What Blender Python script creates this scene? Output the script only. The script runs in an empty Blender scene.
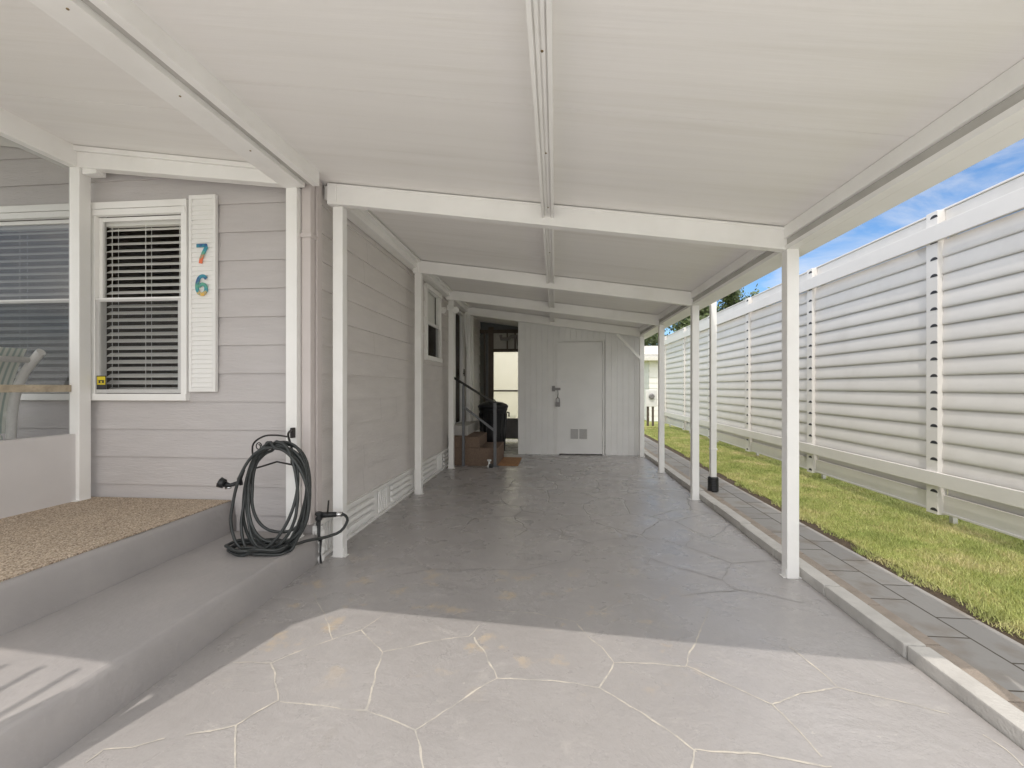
import bpy, bmesh, math, random
from mathutils import Vector, Matrix, noise as mnoise
random.seed(7)
S = bpy.context.scene
COL = S.collection
R = math.radians

# ------------------------------------------------------------------ materials
def mat(name, col, rough=0.6, var=0.06, scale=6.0, bump=0.0, bscale=60.0, metal=0.0, spec=0.5, stretch=(1,1,1), dirt=None, dirt_amt=0.0, dirt_scale=3.0):
    m = bpy.data.materials.new(name); m.use_nodes = True
    nt = m.node_tree; b = nt.nodes['Principled BSDF']
    b.inputs['Roughness'].default_value = rough; b.inputs['Metallic'].default_value = metal
    b.inputs['Specular IOR Level'].default_value = spec
    tc = nt.nodes.new('ShaderNodeTexCoord'); mp = nt.nodes.new('ShaderNodeMapping')
    mp.inputs['Scale'].default_value = stretch
    nt.links.new(tc.outputs['Object'], mp.inputs['Vector'])
    n = nt.nodes.new('ShaderNodeTexNoise'); n.inputs['Scale'].default_value = scale; n.inputs['Detail'].default_value = 6
    nt.links.new(mp.outputs['Vector'], n.inputs['Vector'])
    r = nt.nodes.new('ShaderNodeValToRGB')
    r.color_ramp.elements[0].position = 0.3; r.color_ramp.elements[1].position = 0.7
    c0 = [max(0, c*(1-var)) for c in col]; c1 = [min(1, c*(1+var)) for c in col]
    r.color_ramp.elements[0].color = (*c0, 1); r.color_ramp.elements[1].color = (*c1, 1)
    nt.links.new(n.outputs['Fac'], r.inputs['Fac'])
    out = r.outputs['Color']
    if dirt:
        n2 = nt.nodes.new('ShaderNodeTexNoise'); n2.inputs['Scale'].default_value = dirt_scale; n2.inputs['Detail'].default_value = 9; n2.inputs['Roughness'].default_value = 0.65
        nt.links.new(mp.outputs['Vector'], n2.inputs['Vector'])
        mr = nt.nodes.new('ShaderNodeMapRange'); mr.inputs['From Min'].default_value = 0.5; mr.inputs['From Max'].default_value = 0.72
        mr.inputs['To Max'].default_value = dirt_amt
        nt.links.new(n2.outputs['Fac'], mr.inputs['Value'])
        mx = nt.nodes.new('ShaderNodeMix'); mx.data_type = 'RGBA'
        nt.links.new(mr.outputs['Result'], mx.inputs['Factor']); nt.links.new(out, mx.inputs['A']); mx.inputs['B'].default_value = (*dirt, 1)
        out = mx.outputs['Result']
    nt.links.new(out, b.inputs['Base Color'])
    if bump:
        n3 = nt.nodes.new('ShaderNodeTexNoise'); n3.inputs['Scale'].default_value = bscale; n3.inputs['Detail'].default_value = 5
        nt.links.new(mp.outputs['Vector'], n3.inputs['Vector'])
        bp = nt.nodes.new('ShaderNodeBump'); bp.inputs['Strength'].default_value = bump; bp.inputs['Distance'].default_value = 0.01
        nt.links.new(n3.outputs['Fac'], bp.inputs['Height']); nt.links.new(bp.outputs['Normal'], b.inputs['Normal'])
    m['out'] = 0
    return m

M = {}
M['white'] = mat('white_aluminium', (.88,.87,.85), .42, .03, 3, .08, 30, dirt=(.66,.63,.58), dirt_amt=.22, dirt_scale=2.2)
M['siding_lifted'] = mat('mauve_siding_lifted', (.69,.655,.635), .6, .035, 3, .35, 18, stretch=(1,1,5), dirt=(.56,.52,.50), dirt_amt=.3, dirt_scale=1.6)  # paler copy of the siding, brightened to lift the shaded side wall
M['siding_joint'] = mat('siding_butt_joint', (.40,.37,.36), .7, .05, 8)
M['fence'] = mat('fence_aluminium', (.66,.638,.61), .5, .03, 3, .06, 20, dirt=(.56,.53,.49), dirt_amt=.4, dirt_scale=2.5)
M['fence2'] = mat('fence_frame', (.69,.665,.635), .5, .03, 3, .06, 20)
M['ceiling'] = mat('ceiling_panel', (.86,.84,.82), .5, .02, 2.2, .12, 8, stretch=(.25,6,1), dirt=(.72,.69,.64), dirt_amt=.35, dirt_scale=2)
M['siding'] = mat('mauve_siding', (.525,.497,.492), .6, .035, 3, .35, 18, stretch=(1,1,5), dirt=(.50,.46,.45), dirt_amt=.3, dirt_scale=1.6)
M['mauve_trim'] = mat('mauve_trim', (.59,.54,.525), .45, .03, 4, .05, 20)
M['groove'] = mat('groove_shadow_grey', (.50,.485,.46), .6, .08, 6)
M['shedwall'] = mat('shed_wall', (.80,.795,.785), .55, .03, 3, .1, 14, dirt=(.68,.68,.68), dirt_amt=.3, dirt_scale=2)
M['shedtrim'] = mat('shed_trim', (.76,.755,.74), .5, .03, 5)
M['step'] = mat('painted_step', (.375,.355,.35), .55, .05, 3, .3, 30, dirt=(.43,.40,.38), dirt_amt=.4, dirt_scale=3)
M['knee'] = mat('knee_wall_paint', (.66,.64,.64), .6, .04, 3, .2, 20)
M['black'] = mat('black_rubber', (.018,.019,.021), .42, .2, 20)
M['blackmetal'] = mat('black_metal', (.02,.018,.016), .5, .3, 30, .2, 60)
M['railpaint'] = mat('rail_grey_paint', (.13,.135,.145), .45, .1, 20)
M['bin'] = mat('bin_plastic', (.011,.012,.014), .35, .2, 10)
M['chrome'] = mat('chrome', (.6,.6,.6), .2, .05, 20, metal=1)
M['brass'] = mat('aged_brass', (.30,.22,.12), .45, .3, 40, metal=.8)
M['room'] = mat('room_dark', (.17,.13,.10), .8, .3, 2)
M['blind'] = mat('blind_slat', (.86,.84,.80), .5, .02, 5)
M['blind_shaded'] = mat('blind_slat_shaded', (.33,.32,.30), .5, .02, 5)  # darker copy of the blind, porch shade put into its colour
M['shutter'] = mat('shutter_white', (.84,.83,.81), .5, .02, 5)
M['brownstep'] = mat('brown_carpet', (.19,.135,.10), .95, .15, 40, .6, 300)
M['mat'] = mat('door_mat_brown', (.34,.18,.085), .95, .25, 30, .6, 200)
M['darkwood'] = mat('dark_wood', (.10,.075,.06), .6, .2, 12, .2, 30)
M['pipe'] = mat('pipe_grey', (.22,.21,.21), .4, .1, 12)
M['weathered'] = mat('weathered_rail', (.47,.40,.30), .7, .2, 14, .3, 60, dirt=(.25,.2,.15), dirt_amt=.7, dirt_scale=18)
M['wicker'] = mat('white_wicker', (.93,.92,.90), .5, .05, 50, .4, 150)
M['kerb'] = mat('kerb_concrete', (.52,.50,.47), .8, .07, 8, .35, 80, dirt=(.32,.30,.28), dirt_amt=.45, dirt_scale=7)
M['brownstrip'] = mat('brown_paver', (.33,.28,.235), .85, .12, 10, .6, 90)
M['soil'] = mat('soil', (.07,.05,.032), .95, .3, 30, 1, 80)
M['bark'] = mat('bark', (.10,.075,.055), .9, .3, 8, 1, 20)
M['housewhite'] = mat('neighbour_siding', (.72,.71,.69), .6, .04, 3)
M['shingle'] = mat('pale_roof', (.62,.60,.56), .8, .1, 10)
M['asphalt'] = mat('asphalt', (.06,.06,.06), .9, .2, 10, .6, 120)
M['orange'] = mat('lamp_shade_peach', (.75,.42,.22), .7, .05, 5)
M['yellow'] = mat('sticker_yellow', (.75,.60,.03), .5, .02, 5)
M['dark'] = mat('hole_dark', (.03,.03,.035), .7, .1, 10)
M['stickerwhite'] = mat('sticker_white', (.8,.8,.8), .5, .02, 5)

def glass(name, tint, alpha, rough=.03):
    m = bpy.data.materials.new(name); m.use_nodes = True; nt = m.node_tree; nt.nodes.clear()
    o = nt.nodes.new('ShaderNodeOutputMaterial'); mx = nt.nodes.new('ShaderNodeMixShader')
    t = nt.nodes.new('ShaderNodeBsdfTransparent'); t.inputs['Color'].default_value = (*tint, 1)
    g = nt.nodes.new('ShaderNodeBsdfGlossy'); g.inputs['Roughness'].default_value = rough; g.inputs['Color'].default_value = (.9,.92,.95,1)
    f = nt.nodes.new('ShaderNodeFresnel'); f.inputs['IOR'].default_value = 1.5
    mt = nt.nodes.new('ShaderNodeMath'); mt.operation = 'MULTIPLY'; mt.inputs[1].default_value = alpha
    nt.links.new(f.outputs[0], mt.inputs[0]); nt.links.new(mt.outputs[0], mx.inputs[0])
    nt.links.new(t.outputs[0], mx.inputs[1]); nt.links.new(g.outputs[0], mx.inputs[2]); nt.links.new(mx.outputs[0], o.inputs[0])
    return m
M['glass'] = glass('window_glass', (.93,.94,.94), .10)
def screen_mat(name, col, fac):
    m = bpy.data.materials.new(name); m.use_nodes = True; nt = m.node_tree; nt.nodes.clear()
    o = nt.nodes.new('ShaderNodeOutputMaterial'); mx = nt.nodes.new('ShaderNodeMixShader')
    t = nt.nodes.new('ShaderNodeBsdfTransparent'); d = nt.nodes.new('ShaderNodeBsdfDiffuse'); d.inputs['Color'].default_value = (*col, 1)
    n = nt.nodes.new('ShaderNodeTexNoise'); n.inputs['Scale'].default_value = 2.0
    tc = nt.nodes.new('ShaderNodeTexCoord'); nt.links.new(tc.outputs['Object'], n.inputs['Vector'])
    mr = nt.nodes.new('ShaderNodeMapRange'); mr.inputs['To Min'].default_value = fac-.05; mr.inputs['To Max'].default_value = fac+.05
    nt.links.new(n.outputs['Fac'], mr.inputs['Value']); nt.links.new(mr.outputs['Result'], mx.inputs[0])
    nt.links.new(t.outputs[0], mx.inputs[1]); nt.links.new(d.outputs[0], mx.inputs[2]); nt.links.new(mx.outputs[0], o.inputs[0])
    return m
M['screen'] = screen_mat('insect_screen', (.06,.06,.058), .38)
M['sashscreen'] = screen_mat('sash_screen', (.12,.12,.12), .22)
# frosted pane that lets the daylight behind it glow through
def frosted():
    m = bpy.data.materials.new('translucent_pane'); m.use_nodes = True; nt = m.node_tree; nt.nodes.clear()
    o = nt.nodes.new('ShaderNodeOutputMaterial'); mx = nt.nodes.new('ShaderNodeMixShader'); mx.inputs[0].default_value = .3
    t = nt.nodes.new('ShaderNodeBsdfTransparent'); t.inputs['Color'].default_value = (.95,.95,.93,1)
    d = nt.nodes.new('ShaderNodeBsdfTranslucent'); d.inputs['Color'].default_value = (.92,.9,.84,1)
    nt.links.new(t.outputs[0], mx.inputs[1]); nt.links.new(d.outputs[0], mx.inputs[2]); nt.links.new(mx.outputs[0], o.inputs[0])
    return m
M['frost'] = frosted()

def floor_mat():
    m = bpy.data.materials.new('painted_flagstone_concrete'); m.use_nodes = True; nt = m.node_tree
    b = nt.nodes['Principled BSDF']; L = nt.links.new
    tc = nt.nodes.new('ShaderNodeTexCoord')
    def nz(s, d=6, r=.55, dist=0):
        n = nt.nodes.new('ShaderNodeTexNoise'); n.inputs['Scale'].default_value = s; n.inputs['Detail'].default_value = d
        n.inputs['Roughness'].default_value = r; n.inputs['Distortion'].default_value = dist
        L(tc.outputs['Object'], n.inputs['Vector']); return n
    def rng(src, a, b_, c=0, d=1):
        q = nt.nodes.new('ShaderNodeMapRange'); q.inputs['From Min'].default_value = a; q.inputs['From Max'].default_value = b_
        q.inputs['To Min'].default_value = c; q.inputs['To Max'].default_value = d; L(src, q.inputs['Value']); return q.outputs['Result']
    def mix(f, a, b_):
        q = nt.nodes.new('ShaderNodeMix'); q.data_type = 'RGBA'; L(f, q.inputs['Factor'])
        if isinstance(a, tuple): q.inputs['A'].default_value = (*a, 1)
        else: L(a, q.inputs['A'])
        if isinstance(b_, tuple): q.inputs['B'].default_value = (*b_, 1)
        else: L(b_, q.inputs['B'])
        return q.outputs['Result']
    def mul(a, b_):
        q = nt.nodes.new('ShaderNodeMath'); q.operation = 'MULTIPLY'; L(a, q.inputs[0]); L(b_, q.inputs[1]); return q.outputs[0]
    base = mix(rng(nz(1.3, 5).outputs['Fac'], .3, .7), (.345,.326,.318), (.405,.385,.376))
    base = mix(rng(nz(14, 8, .7).outputs['Fac'], .5, .8, 0, .45), base, (.33,.318,.31))
    # scuffs
    base = mix(rng(nz(5, 9, .7, .5).outputs['Fac'], .58, .68, 0, .45), base, (.50,.475,.445))
    base = mix(rng(nz(70, 3, .6).outputs['Fac'], .55, .75, 0, .5), base, (.29,.275,.265))
    base = mix(rng(nz(2.1, 10, .7, .5).outputs['Fac'], .60, .66, 0, .35), base, (.31,.29,.27))
    base = mix(rng(nz(22, 4, .6).outputs['Fac'], .70, .74, 0, .7), base, (.56,.53,.48))
    # worn ochre patches near the front of the shade line
    sep = nt.nodes.new('ShaderNodeSeparateXYZ'); L(tc.outputs['Object'], sep.inputs[0])
    band = mul(rng(sep.outputs['Y'], 1.75, 2.15), rng(sep.outputs['Y'], 3.4, 2.7))
    band = mul(band, rng(sep.outputs['X'], .9, .4))
    base = mix(mul(rng(nz(4.5, 7, .6).outputs['Fac'], .58, .66, 0, .75), band), base, (.52,.43,.32))
    # cell edges far from camera (older stamped joints under the paint)
    nn = nz(2.5, 2); mpv = nt.nodes.new('ShaderNodeVectorMath'); mpv.operation = 'SCALE'; mpv.inputs['Scale'].default_value = .15; L(nn.outputs['Color'], mpv.inputs[0])
    add = nt.nodes.new('ShaderNodeVectorMath'); add.operation = 'ADD'; L(tc.outputs['Object'], add.inputs[0]); L(mpv.outputs[0], add.inputs[1])
    v = nt.nodes.new('ShaderNodeTexVoronoi'); v.feature = 'DISTANCE_TO_EDGE'; v.inputs['Scale'].default_value = 1.9; L(add.outputs[0], v.inputs['Vector'])
    edge = rng(v.outputs['Distance'], .018, .004)
    farm = rng(sep.outputs['Y'], 3.7, 4.1)
    e2 = mul(edge, farm)
    base = mix(mul(e2, rng(nz(2, 3).outputs['Fac'], .4, .6, .15, .8)), base, (.28,.27,.265))
    L(base, b.inputs['Base Color'])
    L(rng(nz(3, 6).outputs['Fac'], .3, .7, .20, .38), b.inputs['Roughness'])
    b.inputs['Specular IOR Level'].default_value = .55
    # bumps: slate texture + fine
    s1 = nz(3.2, 9, .6, .3); s2 = nz(45, 4)
    bp = nt.nodes.new('ShaderNodeBump'); bp.inputs['Strength'].default_value = .6; bp.inputs['Distance'].default_value = .02; L(s1.outputs['Fac'], bp.inputs['Height'])
    bp2 = nt.nodes.new('ShaderNodeBump'); bp2.inputs['Strength'].default_value = .12; bp2.inputs['Distance'].default_value = .004; L(s2.outputs['Fac'], bp2.inputs['Height']); L(bp.outputs['Normal'], bp2.inputs['Normal'])
    bp3 = nt.nodes.new('ShaderNodeBump'); bp3.invert = True; bp3.inputs['Strength'].default_value = .5; bp3.inputs['Distance'].default_value = .01; L(e2, bp3.inputs['Height']); L(bp2.outputs['Normal'], bp3.inputs['Normal'])
    L(bp3.outputs['Normal'], b.inputs['Normal'])
    return m
M['floor'] = floor_mat()

def joint_mat():
    m = bpy.data.materials.new('joint_sun_to_shade'); m.use_nodes = True; nt = m.node_tree; b = nt.nodes['Principled BSDF']; L = nt.links.new
    tc = nt.nodes.new('ShaderNodeTexCoord'); sep = nt.nodes.new('ShaderNodeSeparateXYZ'); L(tc.outputs['Object'], sep.inputs[0])
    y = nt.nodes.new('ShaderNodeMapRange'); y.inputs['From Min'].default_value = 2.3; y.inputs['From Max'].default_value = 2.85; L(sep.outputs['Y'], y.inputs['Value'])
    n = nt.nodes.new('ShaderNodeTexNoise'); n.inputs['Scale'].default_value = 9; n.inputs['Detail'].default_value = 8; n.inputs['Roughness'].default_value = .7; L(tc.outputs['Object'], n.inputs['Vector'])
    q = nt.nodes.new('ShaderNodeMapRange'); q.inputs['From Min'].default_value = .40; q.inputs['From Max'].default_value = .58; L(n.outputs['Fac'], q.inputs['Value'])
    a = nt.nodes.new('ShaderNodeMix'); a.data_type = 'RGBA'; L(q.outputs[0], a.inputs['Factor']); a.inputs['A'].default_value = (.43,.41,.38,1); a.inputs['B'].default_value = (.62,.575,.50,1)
    c = nt.nodes.new('ShaderNodeMix'); c.data_type = 'RGBA'; L(y.outputs[0], c.inputs['Factor']); L(a.outputs['Result'], c.inputs['A']); c.inputs['B'].default_value = (.32,.305,.295,1)  # joint colour painted paler in the sunlit front, darker in the shade
    L(c.outputs['Result'], b.inputs['Base Color']); b.inputs['Roughness'].default_value = .7
    return m
M['joint'] = joint_mat()

def pebble():
    m = bpy.data.materials.new('pebble_carpet'); m.use_nodes = True; nt = m.node_tree; b = nt.nodes['Principled BSDF']; L = nt.links.new
    tc = nt.nodes.new('ShaderNodeTexCoord'); v = nt.nodes.new('ShaderNodeTexVoronoi'); v.inputs['Scale'].default_value = 150; L(tc.outputs['Object'], v.inputs['Vector'])
    sp = nt.nodes.new('ShaderNodeSeparateColor'); L(v.outputs['Color'], sp.inputs[0])
    r = nt.nodes.new('ShaderNodeValToRGB'); e = r.color_ramp.elements
    e[0].color = (.26,.19,.14,1); e[1].color = (.85,.74,.60,1); x = e.new(.45); x.color = (.56,.445,.33,1); x = e.new(.8); x.color = (.66,.54,.41,1)
    L(sp.outputs[0], r.inputs['Fac'])
    n = nt.nodes.new('ShaderNodeTexNoise'); n.inputs['Scale'].default_value = 2.5; L(tc.outputs['Object'], n.inputs['Vector'])
    mx = nt.nodes.new('ShaderNodeMix'); mx.data_type = 'RGBA'; mx.blend_type = 'MULTIPLY'; mx.inputs['Factor'].default_value = .2; L(r.outputs[0], mx.inputs['A']); L(n.outputs['Fac'], mx.inputs['B'])
    L(mx.outputs['Result'], b.inputs['Base Color']); b.inputs['Roughness'].default_value = .8
    bp = nt.nodes.new('ShaderNodeBump'); bp.invert = True; bp.inputs['Distance'].default_value = .004; L(v.outputs['Distance'], bp.inputs['Height']); L(bp.outputs[0], b.inputs['Normal'])
    return m
M['pebble'] = pebble()

def paver_mat():
    m = bpy.data.materials.new('grey_pavers'); m.use_nodes = True; nt = m.node_tree; b = nt.nodes['Principled BSDF']; L = nt.links.new
    tc = nt.nodes.new('ShaderNodeTexCoord'); mp = nt.nodes.new('ShaderNodeMapping'); mp.inputs['Rotation'].default_value = (0,0,R(90)); L(tc.outputs['Object'], mp.inputs[0])
    br = nt.nodes.new('ShaderNodeTexBrick'); L(mp.outputs[0], br.inputs['Vector'])
    br.inputs['Scale'].default_value = 1; br.inputs['Brick Width'].default_value = .41; br.inputs['Row Height'].default_value = .205
    br.inputs['Mortar Size'].default_value = .005; br.inputs['Color1'].default_value = (.27,.26,.25,1); br.inputs['Color2'].default_value = (.34,.325,.305,1); br.inputs['Mortar'].default_value = (.09,.075,.06,1)
    n = nt.nodes.new('ShaderNodeTexNoise'); n.inputs['Scale'].default_value = 5; n.inputs['Detail'].default_value = 9; L(tc.outputs['Object'], n.inputs['Vector'])
    mr = nt.nodes.new('ShaderNodeMapRange'); mr.inputs['From Min'].default_value = .5; mr.inputs['From Max'].default_value = .72; mr.inputs['To Max'].default_value = .6; L(n.outputs['Fac'], mr.inputs['Value'])
    mx = nt.nodes.new('ShaderNodeMix'); mx.data_type = 'RGBA'; L(mr.outputs[0], mx.inputs['Factor']); L(br.outputs['Color'], mx.inputs['A']); mx.inputs['B'].default_value = (.20,.16,.12,1)
    L(mx.outputs['Result'], b.inputs['Base Color']); b.inputs['Roughness'].default_value = .8
    bp = nt.nodes.new('ShaderNodeBump'); bp.invert = True; bp.inputs['Distance'].default_value = .008; L(br.outputs['Fac'], bp.inputs['Height'])
    n4 = nt.nodes.new('ShaderNodeTexNoise'); n4.inputs['Scale'].default_value = 60; L(tc.outputs['Object'], n4.inputs['Vector'])
    b2 = nt.nodes.new('ShaderNodeBump'); b2.inputs['Distance'].default_value = .004; b2.inputs['Strength'].default_value = .5; L(n4.outputs['Fac'], b2.inputs['Height']); L(bp.outputs[0], b2.inputs['Normal'])
    L(b2.outputs[0], b.inputs['Normal'])
    return m
M['paver'] = paver_mat()

def lawn_mat(name, blades):
    m = bpy.data.materials.new(name); m.use_nodes = True; nt = m.node_tree; b = nt.nodes['Principled BSDF']; L = nt.links.new
    tc = nt.nodes.new('ShaderNodeTexCoord')
    n = nt.nodes.new('ShaderNodeTexNoise'); n.inputs['Scale'].default_value = 1.6 if blades else 2.2; n.inputs['Detail'].default_value = 8; n.inputs['Roughness'].default_value = .7; L(tc.outputs['Object'], n.inputs['Vector'])
    r = nt.nodes.new('ShaderNodeValToRGB'); e = r.color_ramp.elements
    e[0].position = .36; e[1].position = .66
    k = 1.6 if blades else 1.1
    e[0].color = (.15*k,.19*k,.035*k,1); e[1].color = (.36*k,.30*k,.14*k,1); x = e.new(.5); x.color = (.24*k,.26*k,.07*k,1)
    L(n.outputs['Fac'], r.inputs['Fac'])
    g = nt.nodes.new('ShaderNodeNewGeometry')
    if blades:
        hs = nt.nodes.new('ShaderNodeHueSaturation'); hs.inputs['Saturation'].default_value = .86; mr = nt.nodes.new('ShaderNodeMapRange'); mr.inputs['To Min'].default_value = .7; mr.inputs['To Max'].default_value = 1.35
        L(g.outputs['Random Per Island'], mr.inputs['Value']); L(mr.outputs[0], hs.inputs['Value']); L(r.outputs[0], hs.inputs['Color']); L(hs.outputs[0], b.inputs['Base Color'])
        b.inputs['Transmission Weight'].default_value = 0
    else: L(r.outputs[0], b.inputs['Base Color'])
    b.inputs['Roughness'].default_value = .75; b.inputs['Specular IOR Level'].default_value = .25
    return m
M['lawn'] = lawn_mat('lawn_ground', False); M['blade'] = lawn_mat('grass_blade', True)

def leaf_mat(name, c):
    m = bpy.data.materials.new(name); m.use_nodes = True; nt = m.node_tree; b = nt.nodes['Principled BSDF']; L = nt.links.new
    g = nt.nodes.new('ShaderNodeNewGeometry'); r = nt.nodes.new('ShaderNodeValToRGB'); e = r.color_ramp.elements
    e[0].color = tuple(x*.6 for x in c)+(1,); e[1].color = tuple(x*1.8 for x in c)+(1,)
    L(g.outputs['Random Per Island'], r.inputs['Fac']); L(r.outputs[0], b.inputs['Base Color']); b.inputs['Roughness'].default_value = .6
    return m
M['leaf'] = leaf_mat('oak_leaf', (.07,.095,.03)); M['leaf2'] = leaf_mat('shrub_leaf', (.13,.13,.02))

def stripe_mat():
    m = bpy.data.materials.new('striped_cushion'); m.use_nodes = True; nt = m.node_tree; b = nt.nodes['Principled BSDF']; L = nt.links.new
    tc = nt.nodes.new('ShaderNodeTexCoord'); w = nt.nodes.new('ShaderNodeTexWave'); w.inputs['Scale'].default_value = 9; w.bands_direction = 'Y'; L(tc.outputs['Object'], w.inputs['Vector'])
    r = nt.nodes.new('ShaderNodeValToRGB'); r.color_ramp.elements[0].color = (.50,.60,.56,1); r.color_ramp.elements[1].color = (.92,.94,.88,1); r.color_ramp.elements[0].position = .25; r.color_ramp.elements[1].position = .5
    L(w.outputs['Fac'], r.inputs['Fac']); L(r.outputs[0], b.inputs['Base Color']); b.inputs['Roughness'].default_value = .9
    return m
M['cushion'] = stripe_mat()

def digit_mat(name, z0, z1, cols):
    m = bpy.data.materials.new(name); m.use_nodes = True; nt = m.node_tree; b = nt.nodes['Principled BSDF']; L = nt.links.new
    tc = nt.nodes.new('ShaderNodeTexCoord'); sep = nt.nodes.new('ShaderNodeSeparateXYZ'); L(tc.outputs['Object'], sep.inputs[0])
    mr = nt.nodes.new('ShaderNodeMapRange'); mr.inputs['From Min'].default_value = z1; mr.inputs['From Max'].default_value = z0; L(sep.outputs['Z'], mr.inputs['Value'])
    r = nt.nodes.new('ShaderNodeValToRGB'); e = r.color_ramp.elements; r.color_ramp.interpolation = 'EASE'
    e[0].color = (*cols[0],1); e[1].color = (*cols[-1],1)
    for i, c in enumerate(cols[1:-1]): x = e.new((i+1)/(len(cols)-1)); x.color = (*c,1)
    v = nt.nodes.new('ShaderNodeTexVoronoi'); v.inputs['Scale'].default_value = 55; L(tc.outputs['Object'], v.inputs['Vector'])
    ad = nt.nodes.new('ShaderNodeMath'); ad.operation = 'MULTIPLY_ADD'; sc = nt.nodes.new('ShaderNodeSeparateColor'); L(v.outputs['Color'], sc.inputs[0]); L(sc.outputs[0], ad.inputs[0]); ad.inputs[1].default_value = .18; L(mr.outputs[0], ad.inputs[2])
    L(ad.outputs[0], r.inputs['Fac']); L(r.outputs[0], b.inputs['Base Color']); b.inputs['Roughness'].default_value = .3
    return m

# ------------------------------------------------------------------ helpers
class MB:
    def __init__(s): s.bm = bmesh.new(); s.mats = []; s.cur = 0
    def face(s, pts, smooth=False):
        f = s.bm.faces.new([s.bm.verts.new(p) for p in pts]); f.material_index = s.cur; f.smooth = smooth; return f
    def box(s, x0,x1,y0,y1,z0,z1, bev=0):
        return s.hexa([(x0,y0,z0),(x1,y0,z0),(x1,y1,z0),(x0,y1,z0),(x0,y0,z1),(x1,y0,z1),(x1,y1,z1),(x0,y1,z1)], bev)
    def hexa(s, p, bev=0):
        v = [s.bm.verts.new(q) for q in p]; fs = []
        for q in ((0,3,2,1),(4,5,6,7),(0,1,5,4),(1,2,6,5),(2,3,7,6),(3,0,4,7)):
            f = s.bm.faces.new([v[i] for i in q]); f.material_index = s.cur; fs.append(f)
        if bev:
            es = list({e for f in fs for e in f.edges})
            r = bmesh.ops.bevel(s.bm, geom=es, offset=bev, segments=2, affect='EDGES', profile=.6)
            for f in r['faces']: f.material_index = s.cur
    def obox(s, c, size, mtx=None, bev=0):
        x,y,z = [q/2 for q in size]
        P = [(-x,-y,-z),(x,-y,-z),(x,y,-z),(-x,y,-z),(-x,-y,z),(x,-y,z),(x,y,z),(-x,y,z)]
        P = [Vector(c) + ((mtx @ Vector(q)) if mtx else Vector(q)) for q in P]
        s.hexa(P, bev)
    def bar(s, a, b, w, h, bev=0):
        a = Vector(a); b = Vector(b); d = (b-a); L = d.length; d.normalize()
        up = Vector((0,0,1)) if abs(d.z) < .95 else Vector((0,1,0))
        sx = d.cross(up).normalized(); uz = sx.cross(d)
        m = Matrix((sx, d, uz)).transposed()
        s.obox((a+b)/2, (w, L, h), m, bev)
    def tube(s, pts, r, n=10, cap=True, closed=False):
        pts = [Vector(p) for p in pts]; N = len(pts); rings = []
        rr = r if hasattr(r, '__len__') else [r]*N
        prev = None
        for i in range(N):
            if closed: d = (pts[(i+1)%N]-pts[i-1]).normalized()
            else: d = (pts[min(i+1,N-1)]-pts[max(i-1,0)]).normalized()
            if prev is None:
                u = d.cross(Vector((0,0,1)));
                if u.length < .1: u = d.cross(Vector((1,0,0)))
                u.normalize()
            else:
                u = prev - d*prev.dot(d); u.normalize()
            prev = u; w = d.cross(u)
            rings.append([s.bm.verts.new(pts[i] + (u*math.cos(2*math.pi*k/n) + w*math.sin(2*math.pi*k/n))*rr[i]) for k in range(n)])
        for i in range(N if closed else N-1):
            A = rings[i]; B = rings[(i+1)%N]
            for k in range(n):
                f = s.bm.faces.new([A[k],A[(k+1)%n],B[(k+1)%n],B[k]]); f.smooth = True; f.material_index = s.cur
        if cap and not closed:
            for q in (rings[0][::-1], rings[-1]):
                f = s.bm.faces.new(q); f.material_index = s.cur
    def lathe(s, c, prof, n=28, axis='z'):
        rings = []
        for r, z in prof:
            ring = []
            for k in range(n):
                a = 2*math.pi*k/n
                if axis == 'z': p = (c[0]+r*math.cos(a), c[1]+r*math.sin(a), c[2]+z)
                else: p = (c[0]+r*math.cos(a), c[1]+z, c[2]+r*math.sin(a))
                ring.append(s.bm.verts.new(p))
            rings.append(ring)
        for A, B in zip(rings, rings[1:]):
            for k in range(n):
                f = s.bm.faces.new([A[k],A[(k+1)%n],B[(k+1)%n],B[k]]); f.smooth = True; f.material_index = s.cur
        for q in (rings[0][::-1], rings[-1]): f = s.bm.faces.new(q); f.material_index = s.cur
    def use(s, m):
        if m not in s.mats: s.mats.append(m)
        s.cur = s.mats.index(m)
    def build(s, name, m=None, parent=None, label=None):
        bmesh.ops.recalc_face_normals(s.bm, faces=s.bm.faces)
        me = bpy.data.meshes.new(name); s.bm.to_mesh(me); s.bm.free()
        for q in (s.mats or [m]): me.materials.append(q)
        o = bpy.data.objects.new(name, me); COL.objects.link(o)
        if parent:
            o.parent = parent
            p = parent; t = Vector((0,0,0))
            while p: t += p.location; p = p.parent
            o.location = -t   # geometry is given in world coordinates
        if label: o['label'] = label
        return o

def tag(o, label=None, cat=None, group=None, kind=None):
    if label: o['label'] = label
    if cat: o['category'] = cat
    if group: o['group'] = group
    if kind: o['kind'] = kind
    return o
def thing(name, label, cat, loc=(0,0,0), group=None):
    o = bpy.data.objects.new(name, None); COL.objects.link(o); o.location = loc; o.empty_display_size = .2
    return tag(o, label, cat, group)
def struct(b, name, m=None):
    o = b.build(name, m); o['kind'] = 'structure'; return o

H = 1.25
def zc(x): return 2.30 + .14*(1.51 - x)      # underside of the sloping roof

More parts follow.
